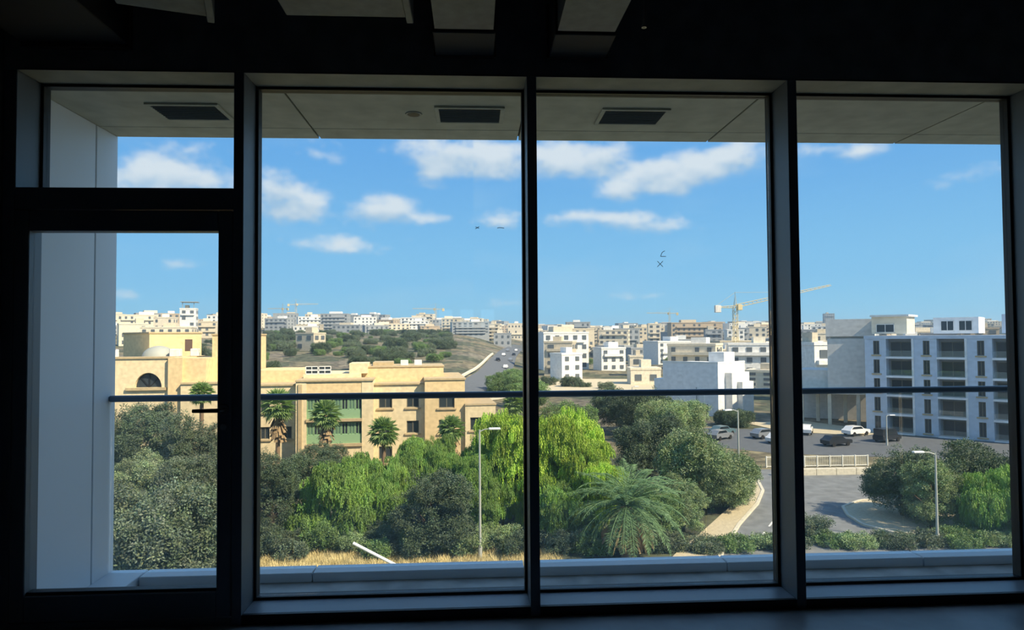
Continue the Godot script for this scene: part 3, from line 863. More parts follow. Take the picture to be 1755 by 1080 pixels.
func make_clumps() -> void:
	var r := RandomNumberGenerator.new()
	r.seed = 5
	for kind in ["round", "weep"]:
		var list := []
		for variant in 3:
			var g := Geo.new()
			if kind == "round":
				for i in 46:
					var d := Vector3(r.randfn(), r.randfn(), r.randfn()).normalized()
					var p := d * r.randf_range(0.25, 0.95)
					var t := (d + Vector3(r.randfn(), r.randfn(), r.randfn()) * 0.7).normalized()
					var s := t.cross(Vector3(r.randfn(), r.randfn(), r.randfn())).normalized()
					var k := r.randf_range(0.65, 1.2)
					g.col = Color(k, k * r.randf_range(0.95, 1.08), k * r.randf_range(0.8, 1.1))
					leaf_quad(g, p, t, s, r.randf_range(0.32, 0.5), r.randf_range(0.09, 0.14))
			else:
				for i in 17:
					var a := r.randf() * TAU
					var p := Vector3(cos(a) * r.randf_range(0.05, 0.7), r.randf_range(0.0, 0.5), sin(a) * r.randf_range(0.05, 0.7))
					var k := r.randf_range(0.7, 1.2)
					g.col = Color(k, k * r.randf_range(0.95, 1.06), k * r.randf_range(0.7, 1.1))
					var out := Vector3(cos(a), 0, sin(a)) * 0.16
					for j in 5:
						p += Vector3(0, -0.24, 0) + out
						out *= 0.6
						var s := Vector3(r.randfn(), r.randfn() * 0.3, r.randfn()).normalized()
						leaf_quad(g, p, (Vector3(0, -1, 0) + s * 0.5).normalized(), s, r.randf_range(0.3, 0.42), 0.07)
						leaf_quad(g, p, (Vector3(0, -1, 0) - s * 0.6).normalized(), s.cross(Vector3.UP).normalized(), r.randf_range(0.26, 0.4), 0.06)
			list.append(g.mesh())
		clumps[kind] = list

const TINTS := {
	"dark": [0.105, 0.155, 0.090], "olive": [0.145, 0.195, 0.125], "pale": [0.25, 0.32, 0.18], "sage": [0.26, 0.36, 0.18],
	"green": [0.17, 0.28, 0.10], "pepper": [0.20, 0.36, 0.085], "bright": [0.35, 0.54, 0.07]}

func crown(parent: Node, called: String, kind: String, h: float, r: float, base: float, density := 1.0) -> void:   # foliage over several lobes
	var weep := kind == "pepper" or kind == "bright"
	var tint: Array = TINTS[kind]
	var lobes := []
	var body := h - base
	lobes.append([Vector3(0, base + body * 0.46, 0), Vector3(r * 0.72, body * 0.44, r * 0.72)])
	var count := 11 if r < 2.5 else 18
	for i in count:
		var a := rng.randf() * TAU
		var hh := rng.randf_range(0.14, 0.86)
		var rr := r * rng.randf_range(0.2, 0.42)
		var out := (r * rng.randf_range(0.86, 1.08) - rr * 0.8) * sqrt(1.0 - pow(hh * 2.0 - 1.0, 2.0) * 0.8)
		lobes.append([Vector3(cos(a) * out, base + body * hh, sin(a) * out), Vector3(rr, minf(rr * 0.95, body * (1.0 - hh) * 1.08), rr)])
	var size := clampf(r * 0.1, 0.26, 0.46)
	var xs: Array[Transform3D] = []
	var cs := PackedColorArray()
	for L in lobes:
		var tone := rng.randf_range(0.72, 1.25)
		var e: Vector3 = L[1]
		var area := 4.0 * PI * pow((pow(e.x * e.y, 1.6) * 2.0 + pow(e.x * e.x, 1.6)) / 3.0, 0.625)
		var n := int(clampf(area / (size * size) * 0.62 * density, 12.0, 1300.0))
		for i in n:
			var d := Vector3(rng.randfn(), rng.randfn(), rng.randfn()).normalized()
			var p: Vector3 = L[0] + d * e * (rng.randf_range(0.7, 1.04) if rng.randf() < 0.93 else rng.randf_range(1.04, 1.22))
			if p.y < 0.15:
				continue
			var s := size * rng.randf_range(0.7, 1.25)
			var b := Basis(Vector3.UP, rng.randf() * TAU)
			if weep:
				s *= 1.15
				b = b.scaled(Vector3(s, s * rng.randf_range(0.9, 1.5), s))
			else:
				b = (Basis(Vector3(rng.randfn(), rng.randfn(), rng.randfn()).normalized(), rng.randf() * TAU) * b).scaled(Vector3(s, s * 0.85, s))
			xs.append(Transform3D(b, p))
			var k: float = rng.randf_range(0.8, 1.2) * tone
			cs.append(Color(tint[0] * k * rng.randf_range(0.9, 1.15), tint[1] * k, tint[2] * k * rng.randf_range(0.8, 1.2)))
	var mm := MultiMesh.new()
	mm.transform_format = MultiMesh.TRANSFORM_3D
	mm.use_colors = true
	mm.mesh = clumps["weep" if weep else "round"][rng.randi() % 3]
	mm.instance_count = xs.size()
	for i in xs.size():
		mm.set_instance_transform(i, xs[i])
		mm.set_instance_color(i, cs[i])
	var o := MultiMeshInstance3D.new()
	o.name = called
	o.multimesh = mm
	o.material_override = M.leaf
	o.set_meta("kind", "stuff")
	parent.add_child(o, true)

func tree(a: Array) -> void:
	var y := land_y(a[1], a[2])
	var h: float = a[3] + GROUND - y
	var t := thing("pepper_tree" if a[0] in ["pepper", "bright"] else "tree", a[5], "tree", Vector3(a[1], y, a[2]), 0.0, "trees beyond the balcony")
	var g := Geo.new()
	var lean := Vector3(rng.randf_range(-0.3, 0.3), 0, rng.randf_range(-0.3, 0.3))
	var tr := clampf(h * 0.03, 0.12, 0.35)
	g.tube([Vector3(0, -0.3, 0), lean * 0.5 + Vector3(0, h * 0.25, 0), lean + Vector3(0, h * 0.6, 0)], [tr * 1.3, tr, tr * 0.5], 8)
	for i in 4:
		var d: Vector3 = Vector3(cos(TAU * i / 4.0 + 0.4), 0.9, sin(TAU * i / 4.0 + 0.4)) * a[4] * 0.5
		g.tube([lean * 0.5 + Vector3(0, h * 0.28, 0), lean * 0.5 + Vector3(0, h * 0.28, 0) + d * 0.6, lean * 0.5 + Vector3(0, h * 0.28, 0) + d], [tr * 0.6, tr * 0.4, tr * 0.2], 6)
	part("trunk", g, M.bark, t)
	crown(t, "foliage", a[0], h, a[4], h * 0.06)

func shrubs() -> void:
	var kinds := ["olive", "green", "sage", "dark"]
	for i in SHRUBS.size():
		var s: Array = SHRUBS[i]
		var t := thing("shrub", "low %s shrub on the bank below the balcony" % ["grey-green", "fresh green", "sage", "dark"][i % 4], "shrub", Vector3(s[0], GROUND, s[1]), 0.0, "low shrubs below the balcony")
		crown(t, "foliage", kinds[i % 4], maxf(0.9, s[2]), s[3], 0.0, 0.9)
		var g := Geo.new()
		g.tube([Vector3(0, -0.2, 0), Vector3(0.1, s[2] * 0.6, 0)], [0.06, 0.03], 5)
		part("stem", g, M.bark, t)

func hillside_bushes() -> void:   # scrub on the hill behind the yellow building
	var proto := []
	for i in 3:
		var t := thing("scrub_bush", ["dark green", "grey-green", "fresh green"][i] + " bush on the scrub hillside behind the yellow building", "bush", Vector3.ZERO, 0.0, "bushes on the scrub hillside")
		crown(t, "foliage", ["dark", "olive", "dark"][i] if i < 2 else "green", [3.4, 2.6, 2.4][i], [3.6, 3.0, 2.6][i], 0.0, 0.5)
		var g := Geo.new()
		g.tube([Vector3(0, -0.5, 0), Vector3(0, 2.0, 0)], [0.2, 0.1], 5)
		part("stem", g, M.bark, t)
		proto.append(t)
	var spots := []
	var thicket := FastNoiseLite.new()
	thicket.seed = 31
	thicket.frequency = 0.012
	for i in 900:
		var a := deg_to_rad(rng.randf_range(-24.0, 0.0))
		var d := sqrt(rng.randf_range(190.0 * 190.0, 600.0 * 600.0))
		if spots.size() > 229:
			break
		if a > deg_to_rad(-2.0) or thicket.get_noise_2d(sin(a) * d, -cos(a) * d) < -0.26 or not is_free(Vector3(sin(a) * d, 0, -cos(a) * d), 5.0, 3.0):
			continue
		spots.append(Vector3(sin(a) * d, 0, -cos(a) * d))
		lots.append([sin(a) * d, -cos(a) * d, 2.4])
	for i in 40:     # bushes and street trees between the houses of the vale
		var a := deg_to_rad(rng.randf_range(5.0, 30.0))
		var d := rng.randf_range(190.0, 420.0)
		if not is_free(Vector3(sin(a) * d, 0, -cos(a) * d), 9.0, 6.0):
			continue
		spots.append(Vector3(sin(a) * d, 0, -cos(a) * d))
	for i in spots.size():
		var p: Vector3 = spots[i]
		p.y = land_y(p.x, p.z)
		var which := i if i < 3 else rng.randi() % 3
		var lab: String = ["dark green", "grey-green", "fresh green"][which] + (" bush on the scrub hillside behind the yellow building" if i < 230 else " bush between the houses of the vale")
		var t: Node3D = proto[i] if i < 3 else copy(proto[which], lab, p, rng.randf() * TAU)
		t.position = p
		if i > 229:
			t.set_meta("group", "trees between the houses")
		var s := rng.randf_range(0.5, 1.5)
		t.scale = Vector3(s * rng.randf_range(0.85, 1.25), s * rng.randf_range(0.8, 1.25), s)

func fan_palm(a: Array, label: String) -> void:
	var t := thing("fan_palm", label, "palm", Vector3(a[0], GROUND, a[1]), rng.randf() * TAU, "fan palms by the yellow building")
	var g := Geo.new()
	g.tube([Vector3(0, -0.3, 0), Vector3(0.05, a[2] * 0.5, 0), Vector3(0, a[2], 0)], [0.32, 0.24, 0.2], 9)
	part("trunk", g, M.palm_trunk, t)
	if a[4] > 0.0:
		var s := Geo.new()
		for i in 70:     # a skirt of hanging dead fronds
			var q := rng.randf() * TAU
			var y: float = a[2] - a[4] * rng.randf_range(0.05, 0.75)
			var d := Vector3(cos(q), 0, sin(q))
			var side := Vector3(-sin(q), 0, cos(q))
			var top := d * 0.22 + Vector3(0, y, 0)
			var bot := d * rng.randf_range(0.5, 0.95) + Vector3(0, y - a[4] * rng.randf_range(0.25, 0.4), 0)
			s.tri(top, bot + side * 0.22, bot - side * 0.22)
			s.tri(top, bot - side * 0.22 + d * 0.08, bot + side * 0.22 + d * 0.08)
		part("dead_skirt", s, M.dead_frond, t)
	var fr := Geo.new()     # one fan frond: stalk and pleated segments
	var R: float = a[3]
	fr.tube([Vector3.ZERO, Vector3(R * 0.42, R * 0.06, 0)], [0.03, 0.02], 4)
	for i in 15:
		var b := lerpf(-1.45, 1.45, i / 14.0)
		var d := Vector3(cos(b), 0, sin(b))
		var s := Vector3(-sin(b), 0, cos(b))
		var o := Vector3(R * 0.42, R * 0.06, 0)
		var tip := o + d * R * rng.randf_range(0.58, 0.74) + Vector3(0, rng.randf_range(-0.2, 0.02) * R, 0)
		fr.tri(o, o + d * R * 0.4 + s * R * 0.05 + Vector3(0, 0.02, 0), tip)
		fr.tri(o, tip, o + d * R * 0.4 - s * R * 0.05 - Vector3(0, 0.02, 0))
	var fm := fr.mesh()
	for i in 34:
		var el := deg_to_rad(lerpf(-55.0, 86.0, i / 33.0))
		var f := part("frond", fm, M.frond, t, Vector3(0, a[2], 0))
		f.basis = Basis(Vector3.UP, i * 2.4) * Basis(Vector3(0, 0, 1), el)

func feather_palm() -> void:
	var t := thing("date_palm", "big feathery date palm with arching fronds beside the pavement", "palm", Vector3(10.77, GROUND, -48.9))
	var H := 3.7
	var g := Geo.new()
	g.tube([Vector3(0, -0.3, 0), Vector3(0.1, H * 0.5, 0), Vector3(0, H, 0)], [0.5, 0.42, 0.5], 10)
	part("trunk", g, M.palm_trunk, t)
	for variant in 4:
		var droop: float = [0.55, 0.85, 1.15, 0.75][variant]
		var L: float = [4.6, 4.9, 4.4, 3.9][variant]
		var fr := Geo.new()
		var p := Vector3.ZERO
		var path := [p]
		for i in 14:
			var ang: float = -droop * pow(i / 13.0, 1.3) * 1.5
			p += Vector3(cos(ang), sin(ang), 0) * L / 14.0
			path.append(p)
		var rad := []
		for i in path.size():
			rad.append(lerpf(0.05, 0.01, i / 14.0))
		fr.tube(path, rad, 4)
		for i in range(2, 15):
			for h in 4:
				var q: Vector3 = path[i - 1].lerp(path[i], h / 4.0)
				var d: Vector3 = (path[i] - path[i - 1]).normalized()
				var len := 0.66 * sin(clampf((i + h / 4.0 - 1.0) / 14.0, 0.05, 0.97) * PI * 0.9 + 0.15) * rng.randf_range(0.8, 1.15)
				for s in [-1.0, 1.0]:
					var o := (d * rng.randf_range(0.4, 0.8) + Vector3(0, rng.randf_range(-0.4, 0.25), s * 0.85)).normalized()
					leaf_quad(fr, q, o, o.cross(d).normalized().cross(o).lerp(o.cross(d).normalized(), rng.randf()).normalized(), len, 0.022)
		var fm := fr.mesh()
		for i in 22:
			var el := deg_to_rad(lerpf([20.0, -8.0, 45.0, -48.0][variant], [60.0, 35.0, 84.0, -10.0][variant], rng.randf()))
			var f := part("frond", fm, M.feather_frond, t, Vector3(0, H, 0))
			f.basis = Basis(Vector3.UP, (i + variant * 0.37) * TAU / 22.0 + rng.randf_range(-0.1, 0.1)) * Basis(Vector3(0, 0, 1), el)
	for i in 34:
		var fr := Geo.new()
		var q := rng.randf() * TAU
		var k := rng.randf_range(0.8, 1.9)
		for e in 5:
			var q2 := q + e * 0.1
			fr.tri(Vector3(0, H - 0.2, 0), Vector3(cos(q2) * k, H - rng.randf_range(1.8, 3.0), sin(q2) * k), Vector3(cos(q2 + 0.06) * k, H - rng.randf_range(2.2, 3.2), sin(q2 + 0.06) * k))
		part("dead_frond", fr, M.dead_frond, t)

func dry_grass() -> void:
	var g := Geo.new()
	for i in 14:
		var d := Vector3(rng.randfn() * 0.35, 1.0, rng.randfn() * 0.35).normalized()
		var p := Vector3(rng.randfn() * 0.12, 0, rng.randfn() * 0.12)
		g.tri(p - Vector3(0.02, 0, 0), p + d * rng.randf_range(0.3, 0.7), p + Vector3(0.02, 0, 0.01))
	var mm := MultiMesh.new()
	mm.transform_format = MultiMesh.TRANSFORM_3D
	mm.use_colors = true
	mm.mesh = g.mesh()
	mm.instance_count = 4200
	for i in mm.instance_count:
		var p := Vector3(rng.randf_range(-22, 6), GROUND, rng.randf_range(-54, -46))
		mm.set_instance_transform(i, Transform3D(Basis(Vector3.UP, rng.randf() * TAU).scaled(Vector3.ONE * rng.randf_range(0.5, 1.15)), p))
		var k := rng.randf_range(0.75, 1.1)
		mm.set_instance_color(i, Color(k, k * 0.97, k * 0.85))
	var o := MultiMeshInstance3D.new()
	o.name = "dry_grass"
	o.multimesh = mm
	o.material_override = M.straw
	add_child(o)
	tag(o, "dry yellow grass on the bank below the trees", "grass", "", "stuff")


# ---------------------------------------------------------------- yellow stone building (its own axes: x along the front, z towards us)
func win(parent: Node, x0: float, y0: float, x1: float, y1: float, z: float, frame: Material, glass: Material, sill := true) -> void:
	var f := Geo.new()
	var e := 0.09
	f.span(Vector3(x0, y0, z - 0.05), Vector3(x0 + e, y1, z + 0.05))
	f.span(Vector3(x1 - e, y0, z - 0.05), Vector3(x1, y1, z + 0.05))
	f.span(Vector3(x0, y1 - e, z - 0.05), Vector3(x1, y1, z + 0.05))
	f.span(Vector3(x0, y0, z - 0.05), Vector3(x1, y0 + e, z + 0.05))
	f.span(Vector3((x0 + x1) / 2.0 - 0.04, y0, z - 0.05), Vector3((x0 + x1) / 2.0 + 0.04, y1, z + 0.05))
	var w := part("window", f, frame, parent)
	bx("pane", Vector3(x0 + e, y0 + e, z - 0.02), Vector3(x1 - e, y1 - e, z), glass, w)
	if sill:
		bx("sill", Vector3(x0 - 0.25, y0 - 0.22, z), Vector3(x1 + 0.25, y0 - 0.02, z + 0.42), M.cornice_stone, w)

func pierced(parent: Node, x0: float, x1: float, y0: float, y1: float, z: float, depth: float, holes: Array, m: Material) -> void:   # a wall with window openings cut through its front
	var g := Geo.new()
	g.span(Vector3(x0, y0, z - depth), Vector3(x1, y1, z - 0.32))
	var ys := [y0, y1]
	var xs := [x0, x1]
	for h in holes:
		ys.append_array([h[1], h[3]])
		xs.append_array([h[0], h[2]])
	ys.sort()
	xs.sort()
	for i in xs.size() - 1:
		for j in ys.size() - 1:
			if xs[i + 1] - xs[i] < 0.01 or ys[j + 1] - ys[j] < 0.01:
				continue
			var mx: float = (xs[i] + xs[i + 1]) / 2.0
			var my: float = (ys[j] + ys[j + 1]) / 2.0
			var open := false
			for h in holes:
				if mx > h[0] and mx < h[2] and my > h[1] and my < h[3]:
					open = true
			if not open:
				g.span(Vector3(xs[i], ys[j], z - 0.32), Vector3(xs[i + 1], ys[j + 1], z))
	part("wall", g, m, parent)
	for h in holes:
		win(parent, h[0], h[1], h[2], h[3], z - 0.24, M.window_frame, M.dark_glass)

func yellow_building() -> void:
	var t := thing("stone_building", "long yellow stone building with stepped wings and a green enclosed balcony", "building", Vector3(-12.45, GROUND, -86.0), deg_to_rad(5.0))
	pierced(t, 6.29, 11.28, 0, 10.4, 0.0, 14.0, [[8.02, 6.91, 9.98, 8.7], [8.02, 3.78, 9.98, 5.43], [8.02, 0.6, 9.98, 2.3]], M.yellow_stone)
	pierced(t, 0.0, 6.29, 0, 9.85, -1.0, 12.0, [[0.6, 6.95, 2.24, 8.75], [4.05, 6.97, 5.57, 8.7], [4.04, 3.76, 5.56, 5.3], [0.6, 3.76, 2.24, 5.3], [0.6, 0.6, 2.24, 2.2], [4.04, 0.6, 5.56, 2.2]], M.cream_stone)
	# green balcony wing: piers and floors with the glazed balcony between
	for a in [[-9.13, -7.9], [-1.35, 0.0]]:
		bx("wall", Vector3(a[0], 0, -12), Vector3(a[1], 10.5, 0.8), M.cream_stone, t)
	bx("wall", Vector3(-7.9, 8.5, -12), Vector3(-1.35, 10.5, 0.75), M.yellow_stone, t)
	bx("wall", Vector3(-7.9, 0, -12), Vector3(-1.35, 2.6, 0.7), M.cream_stone, t)
	bx("wall", Vector3(-7.9, 2.6, -12), Vector3(-1.35, 8.5, -0.6), M.cream_stone, t)
	bx("pilaster", Vector3(-8.85, 0, 0.8), Vector3(-8.4, 10.2, 0.95), M.cornice_stone, t)
	for y in [5.62, 2.62]:
		bx("floor_slab", Vector3(-7.95, y, -0.6), Vector3(-1.3, y + 0.34, 0.95), M.cornice_stone, t)
		bx("balcony_panel", Vector3(-7.9, y + 0.34, -0.1), Vector3(-1.35, y + 1.4, 0.6), M.green_paint, t)
		for i in 8:
			var x := -7.9 + i * 0.82
			win(t, x + 0.02, y + 1.4, x + 0.8, y + 2.85, 0.45, M.green_paint, M.green_dark if i % 2 == 0 else M.dark_glass, false)
	# wing past the balcony, with its window
	pierced(t, -15.3, -9.13, 0, 9.95, -1.0, 12.0, [[-11.06, 3.46, -9.9, 4.95], [-13.6, 3.46, -12.5, 4.95], [-11.06, 6.7, -9.9, 8.2], [-13.6, 6.7, -12.5, 8.2]], M.cream_stone)
	# set-back upper storey, roof boxes and skylights
	bx("upper_storey", Vector3(-1.7, 9.8, -12), Vector3(8.8, 11.9, -4.0), M.yellow_stone, t)
	bx("upper_storey", Vector3(-8.83, 10.4, -12), Vector3(-1.7, 11.2, -3.0), M.cream_stone, t)
	bx("upper_storey", Vector3(-15.3, 9.9, -14), Vector3(-9.13, 11.65, -5.0), M.yellow_stone, t)
	bx("roof_box", Vector3(-3.2, 11.2, -8), Vector3(-0.9, 12.5, -3.2), M.cream_stone, t)
	bx("roof_box", Vector3(-0.4, 11.9, -11), Vector3(2.2, 12.5, -6), M.cornice_stone, t)
	for i in 2:
		for j in 2:
			win(t, -8.6 + i * 1.6, 11.2 + j * 0.5, -7.05 + i * 1.6, 11.7 + j * 0.5, -3.2, M.white, M.dark_glass, false)
	# cornices
	bx("cornice", Vector3(6.2, 10.4, -14), Vector3(11.4, 10.62, 0.15), M.cornice_stone, t)
	bx("cornice", Vector3(-0.05, 9.85, -5), Vector3(6.29, 10.05, -0.8), M.cornice_stone, t)
	bx("cornice", Vector3(-9.2, 10.5, -12), Vector3(0.06, 10.7, 0.95), M.cornice_stone, t)
	bx("cornice", Vector3(-15.3, 9.95, -6), Vector3(-9.13, 10.15, -0.8), M.cornice_stone, t)
	bx("cornice", Vector3(-1.8, 11.9, -12), Vector3(8.9, 12.05, -3.9), M.cornice_stone, t)
	# low end annexe
	pierced(t, 11.28, 15.1, 0, 7.2, 0.5, 10.0, [[11.91, 4.1, 13.3, 5.7]], M.cream_stone)
	bx("cornice", Vector3(11.25, 7.2, -10), Vector3(15.2, 7.4, 0.6), M.cornice_stone, t)
	# air conditioners
	for x in [-7.0, 3.2, 5.0]:
		cb("air_conditioner", Vector3(x, 12.05 if x > 0 else 11.2, -6.5), Vector3(x + 1.0, 12.75 if x > 0 else 11.9, -6.0), 0.03, M.white, t)

	# chapel end: gable wall with the half-round window, piers, back blocks and dome
	var c := thing("chapel", "yellow stone chapel end with a half-round window and a low grey dome", "building", Vector3(-12.45, GROUND, -86.0), deg_to_rad(5.0))
	var front := Geo.new()
	var poly := [Vector2(-36, 0), Vector2(-24.42, 0), Vector2(-24.42, 13.4), Vector2(-36, 13.4)]
	front.side(poly, -12, -2.6)
	var mid := Vector2(-26.82, 9.92)
	var arc := []
	for i in 17:
		arc.append(mid + Vector2(cos(PI * i / 16.0), sin(PI * i / 16.0) * 1.16) * 1.53)
	# ring of wall around the opening
	var outer := []
	for i in 17:
		var a := PI * i / 16.0
		var d := Vector2(cos(a), sin(a))
		var k := minf((2.4 if d.x > 0.0 else 9.18) / maxf(absf(d.x), 0.001), 3.48 / maxf(d.y, 0.001))
		outer.append(mid + d * k)
	for i in 16:
		front.side([arc[i], arc[i + 1], outer[i + 1], outer[i]], -2.6, -2.0)
	front.side([Vector2(-36, 0), Vector2(-24.42, 0), Vector2(-24.42, 9.92), Vector2(-36, 9.92)], -2.6, -2.0)
	front.side([Vector2(-24.42, 13.0), Vector2(-24.42, 13.4), Vector2(-25, 13.4)], -2.6, -2.0)
	front.side([Vector2(-36, 10), Vector2(-36, 13.4), Vector2(-34, 13.4)], -2.6, -2.0)
	part("gable_wall", front, M.cream_stone, c)
	var gl := Geo.new()
	var fan := arc.duplicate()
	gl.side(fan, -2.58, -2.5)
	var aw := part("arched_window", gl, M.dark_glass, c)
	for i in [4, 8, 12]:
		var b := Geo.new()
		var d: Vector2 = arc[i] - mid
		b.box(Vector3(0, d.length() / 2.0, 0), Vector3(0.1, d.length(), 0.1), Transform3D(Basis(Vector3(0, 0, 1), atan2(d.y, d.x) - PI / 2), Vector3(mid.x, mid.y, -2.46)))
		part("glazing_bar", b, M.bead, aw)
	bx("sill", Vector3(-29.3, 9.6, -2.0), Vector3(-24.7, 9.92, -1.7), M.cornice_stone, c)
	bx("cornice", Vector3(-36, 13.4, -4), Vector3(-24.4, 13.62, -1.85), M.cornice_stone, c)
	bx("pier", Vector3(-24.42, 0, -12), Vector3(-22.8, 13.5, -1.5), M.yellow_stone, c)
	bx("wall", Vector3(-22.8, 0, -12), Vector3(-16.0, 10.3, -1.0), M.cream_stone, c)
	bx("wall", Vector3(-22.8, 10.3, -12), Vector3(-20.2, 13.4, -2.0), M.yellow_stone, c)
	bx("wall", Vector3(-20.6, 10.3, -14), Vector3(-15.6, 16.2, -6.0), M.yellow_stone, c)
	bx("cornice", Vector3(-22.8, 10.3, -3), Vector3(-16.0, 10.5, -0.85), M.cornice_stone, c)
	bx("cornice", Vector3(-20.7, 16.2, -14), Vector3(-15.5, 16.4, -5.9), M.cornice_stone, c)
	# back block turned on its corner, with the door
	var bb := Geo.new()
	bb.span(Vector3(0, 0, -9.5), Vector3(7.0, 16.5, 0))
	var o := part("back_block", bb, M.yellow_stone, c, Vector3(-30.3, 0, -12.0))
	o.rotation.y = deg_to_rad(40.0)
	bx("door", Vector3(4.7, 14.1, -0.05), Vector3(5.7, 15.7, 0.06), M.flange, o)
	bx("cornice", Vector3(-0.1, 16.5, -9.6), Vector3(7.1, 16.72, 0.1), M.cornice_stone, o)
	var dm := Geo.new()
	for i in 6:
		for k in 16:
			var P := func(q, w): return Vector3(cos(TAU * w / 16.0) * cos(PI / 2 * q / 6.0), sin(PI / 2 * q / 6.0), sin(TAU * w / 16.0) * cos(PI / 2 * q / 6.0))
			var p: Array = [P.call(i, k), P.call(i + 1, k), P.call(i + 1, k + 1), P.call(i, k + 1)]
			var s := Vector3(2.0, 1.5, 2.0)
			dm.smooth(p[0] * s, p[1] * s, p[2] * s, p[3] * s, p[0], p[1], p[2], p[3])
	part("dome", dm, M.dome_lead, c, Vector3(-27.7, 13.4, -8.0))
	for q in [[-25.8, 13.5, -7.0, 1.3], [-23.6, 13.5, -8.0, 1.0], [-33.5, 13.5, -7, 1.4]]:
		cb("roof_tank", Vector3(q[0], q[1], q[2]), Vector3(q[0] + q[3], q[1] + 1.0, q[2] + 1.0), 0.08, M.concrete, c)


# ---------------------------------------------------------------- other buildings
func white_cube() -> void:
	# shaded face turned one way, sunlit face the other; the near corner stands at (47, -131)
	var t := thing("white_building", "plain white cube building with a sunlit stepped side", "building", Vector3(47.0, GROUND, -131.0), deg_to_rad(-50.0))
	bx("wall", Vector3(-12.6, 0, -10.4), Vector3(0, 10.2, 0), M.render_white, t)
	bx("parapet", Vector3(-12.65, 10.2, -0.2), Vector3(0.05, 10.55, 0.05), M.white, t)
	bx("parapet", Vector3(-0.2, 10.2, -10.4), Vector3(0.05, 10.55, -0.2), M.white, t)
	bx("side_step", Vector3(0, 0, -9.4), Vector3(1.5, 8.4, -2.6), M.white, t)
	bx("side_step", Vector3(1.5, 0, -9.0), Vector3(2.6, 6.6, -4.6), M.white, t)
	bx("roof_hut", Vector3(-4.0, 10.2, -7.5), Vector3(-0.6, 12.4, -3.4), M.white, t)
	bx("side_wing", Vector3(-15.5, 0, -9.0), Vector3(-12.6, 6.8, -1.0), M.render_white, t)
	for i in 3:
		win(t, -11.2 + i * 3.6, 0.3, -9.4 + i * 3.6, 2.3, 0.06, M.grey, M.dark_glass, false)
	var p := Geo.new()
	p.tube([Vector3(-4.6, 0, 0.3), Vector3(-4.6, 5.5, 0.3)], [0.09, 0.09], 6)
	part("drain_pipe", p, M.grey, t)

func apartment_block() -> void:
	var t := thing("apartment_block", "pale apartment block with a blue reflection tint in its paint and recessed balconies in shade", "building", Vector3(63.3, GROUND, -108.6), deg_to_rad(-45.0))
	var W := 28.0
	var floors := 5
	var fh := 3.0
	bx("core_wall", Vector3(0, 0, -14), Vector3(W, 15.2, -1.8), M.grey, t)
	bx("roof_parapet", Vector3(-0.1, 15.0, -14), Vector3(W, 15.5, 0.1), M.reflection_tinted_render, t)
	for b in 4:
		var x := b * 7.0
		# solid bay with tall windows, then an open balcony bay
		var holes := []
		for f in floors:
			holes.append([x + 1.25, f * fh + 0.5, x + 2.15, f * fh + 2.7])
		pierced(t, x, x + 3.1, 0, 15.0, 0.0, 1.8, holes, M.reflection_tinted_render)
		for f in floors:
			bx("balcony_slab", Vector3(x + 3.1, f * fh - 0.12, -1.8), Vector3(x + 7.0, f * fh + 0.18, 0.35), M.render_white, t)
			bx("balcony_glass", Vector3(x + 3.15, f * fh + 0.18, 0.22), Vector3(x + 6.95, f * fh + 1.15, 0.26), M.guard_glass, t)
			win(t, x + 3.4, f * fh + 0.2, x + 6.4, f * fh + 2.5, -1.74, M.window_frame, M.dark_glass, false)
		bx("pier", Vector3(x + 6.7, 0, -1.8), Vector3(x + 7.0, 15.0, 0.1), M.render_white, t)
	# lit penthouses
	bx("penthouse", Vector3(0.2, 15.8, -9.0), Vector3(5.4, 18.6, -3.5), M.cream, t)
	win(t, 0.9, 16.0, 3.6, 17.4, -3.45, M.white, M.dark_glass, false)
	bx("penthouse_canopy", Vector3(0.1, 18.6, -9.4), Vector3(5.8, 18.9, -2.9), M.white, t)
	bx("penthouse", Vector3(9, 15.8, -10.0), Vector3(15, 18.3, -4.0), M.render_white, t)
	bx("penthouse", Vector3(18, 15.8, -10.0), Vector3(25, 18.6, -3.0), M.reflection_tinted_render, t)
	for i in 2:
		win(t, 10 + i * 2.4, 16.2, 11.8 + i * 2.4, 17.8, -3.95, M.white, M.dark_glass, false)

	var c := thing("concrete_block", "bare grey concrete block raised on pale columns", "building", Vector3(62.0, GROUND, -118.0), deg_to_rad(-32.0))
	bx("wall", Vector3(0, 6.2, -12), Vector3(7.4, 15.0, 0), M.concrete, c)
	bx("recessed_band", Vector3(0.4, 15.0, -12), Vector3(7.4, 15.4, -0.7), M.concrete, c)
	bx("upper_wall", Vector3(-0.2, 15.4, -12), Vector3(7.4, 18.4, 0.15), M.concrete, c)
	bx("floor_slab", Vector3(-5.0, 5.4, -12), Vector3(6.8, 6.2, 0.8), M.cream, c)
	bx("back_wall", Vector3(-5.0, 0, -12.2), Vector3(6.8, 5.4, -9), M.concrete, c)
	for i in 5:
		var z := 0.3 if i % 2 == 0 else -3.8
		cb("column", Vector3(-4.6 + i * 2.25, 0, z - 0.5), Vector3(-4.0 + i * 2.25, 5.4, z + 0.1), 0.05, M.cream, c)
	bx("side_block", Vector3(-5.0, 6.2, -12), Vector3(0, 9.4, -2), M.concrete, c)

	# the long cream institution wall etc. of the town follow from the table

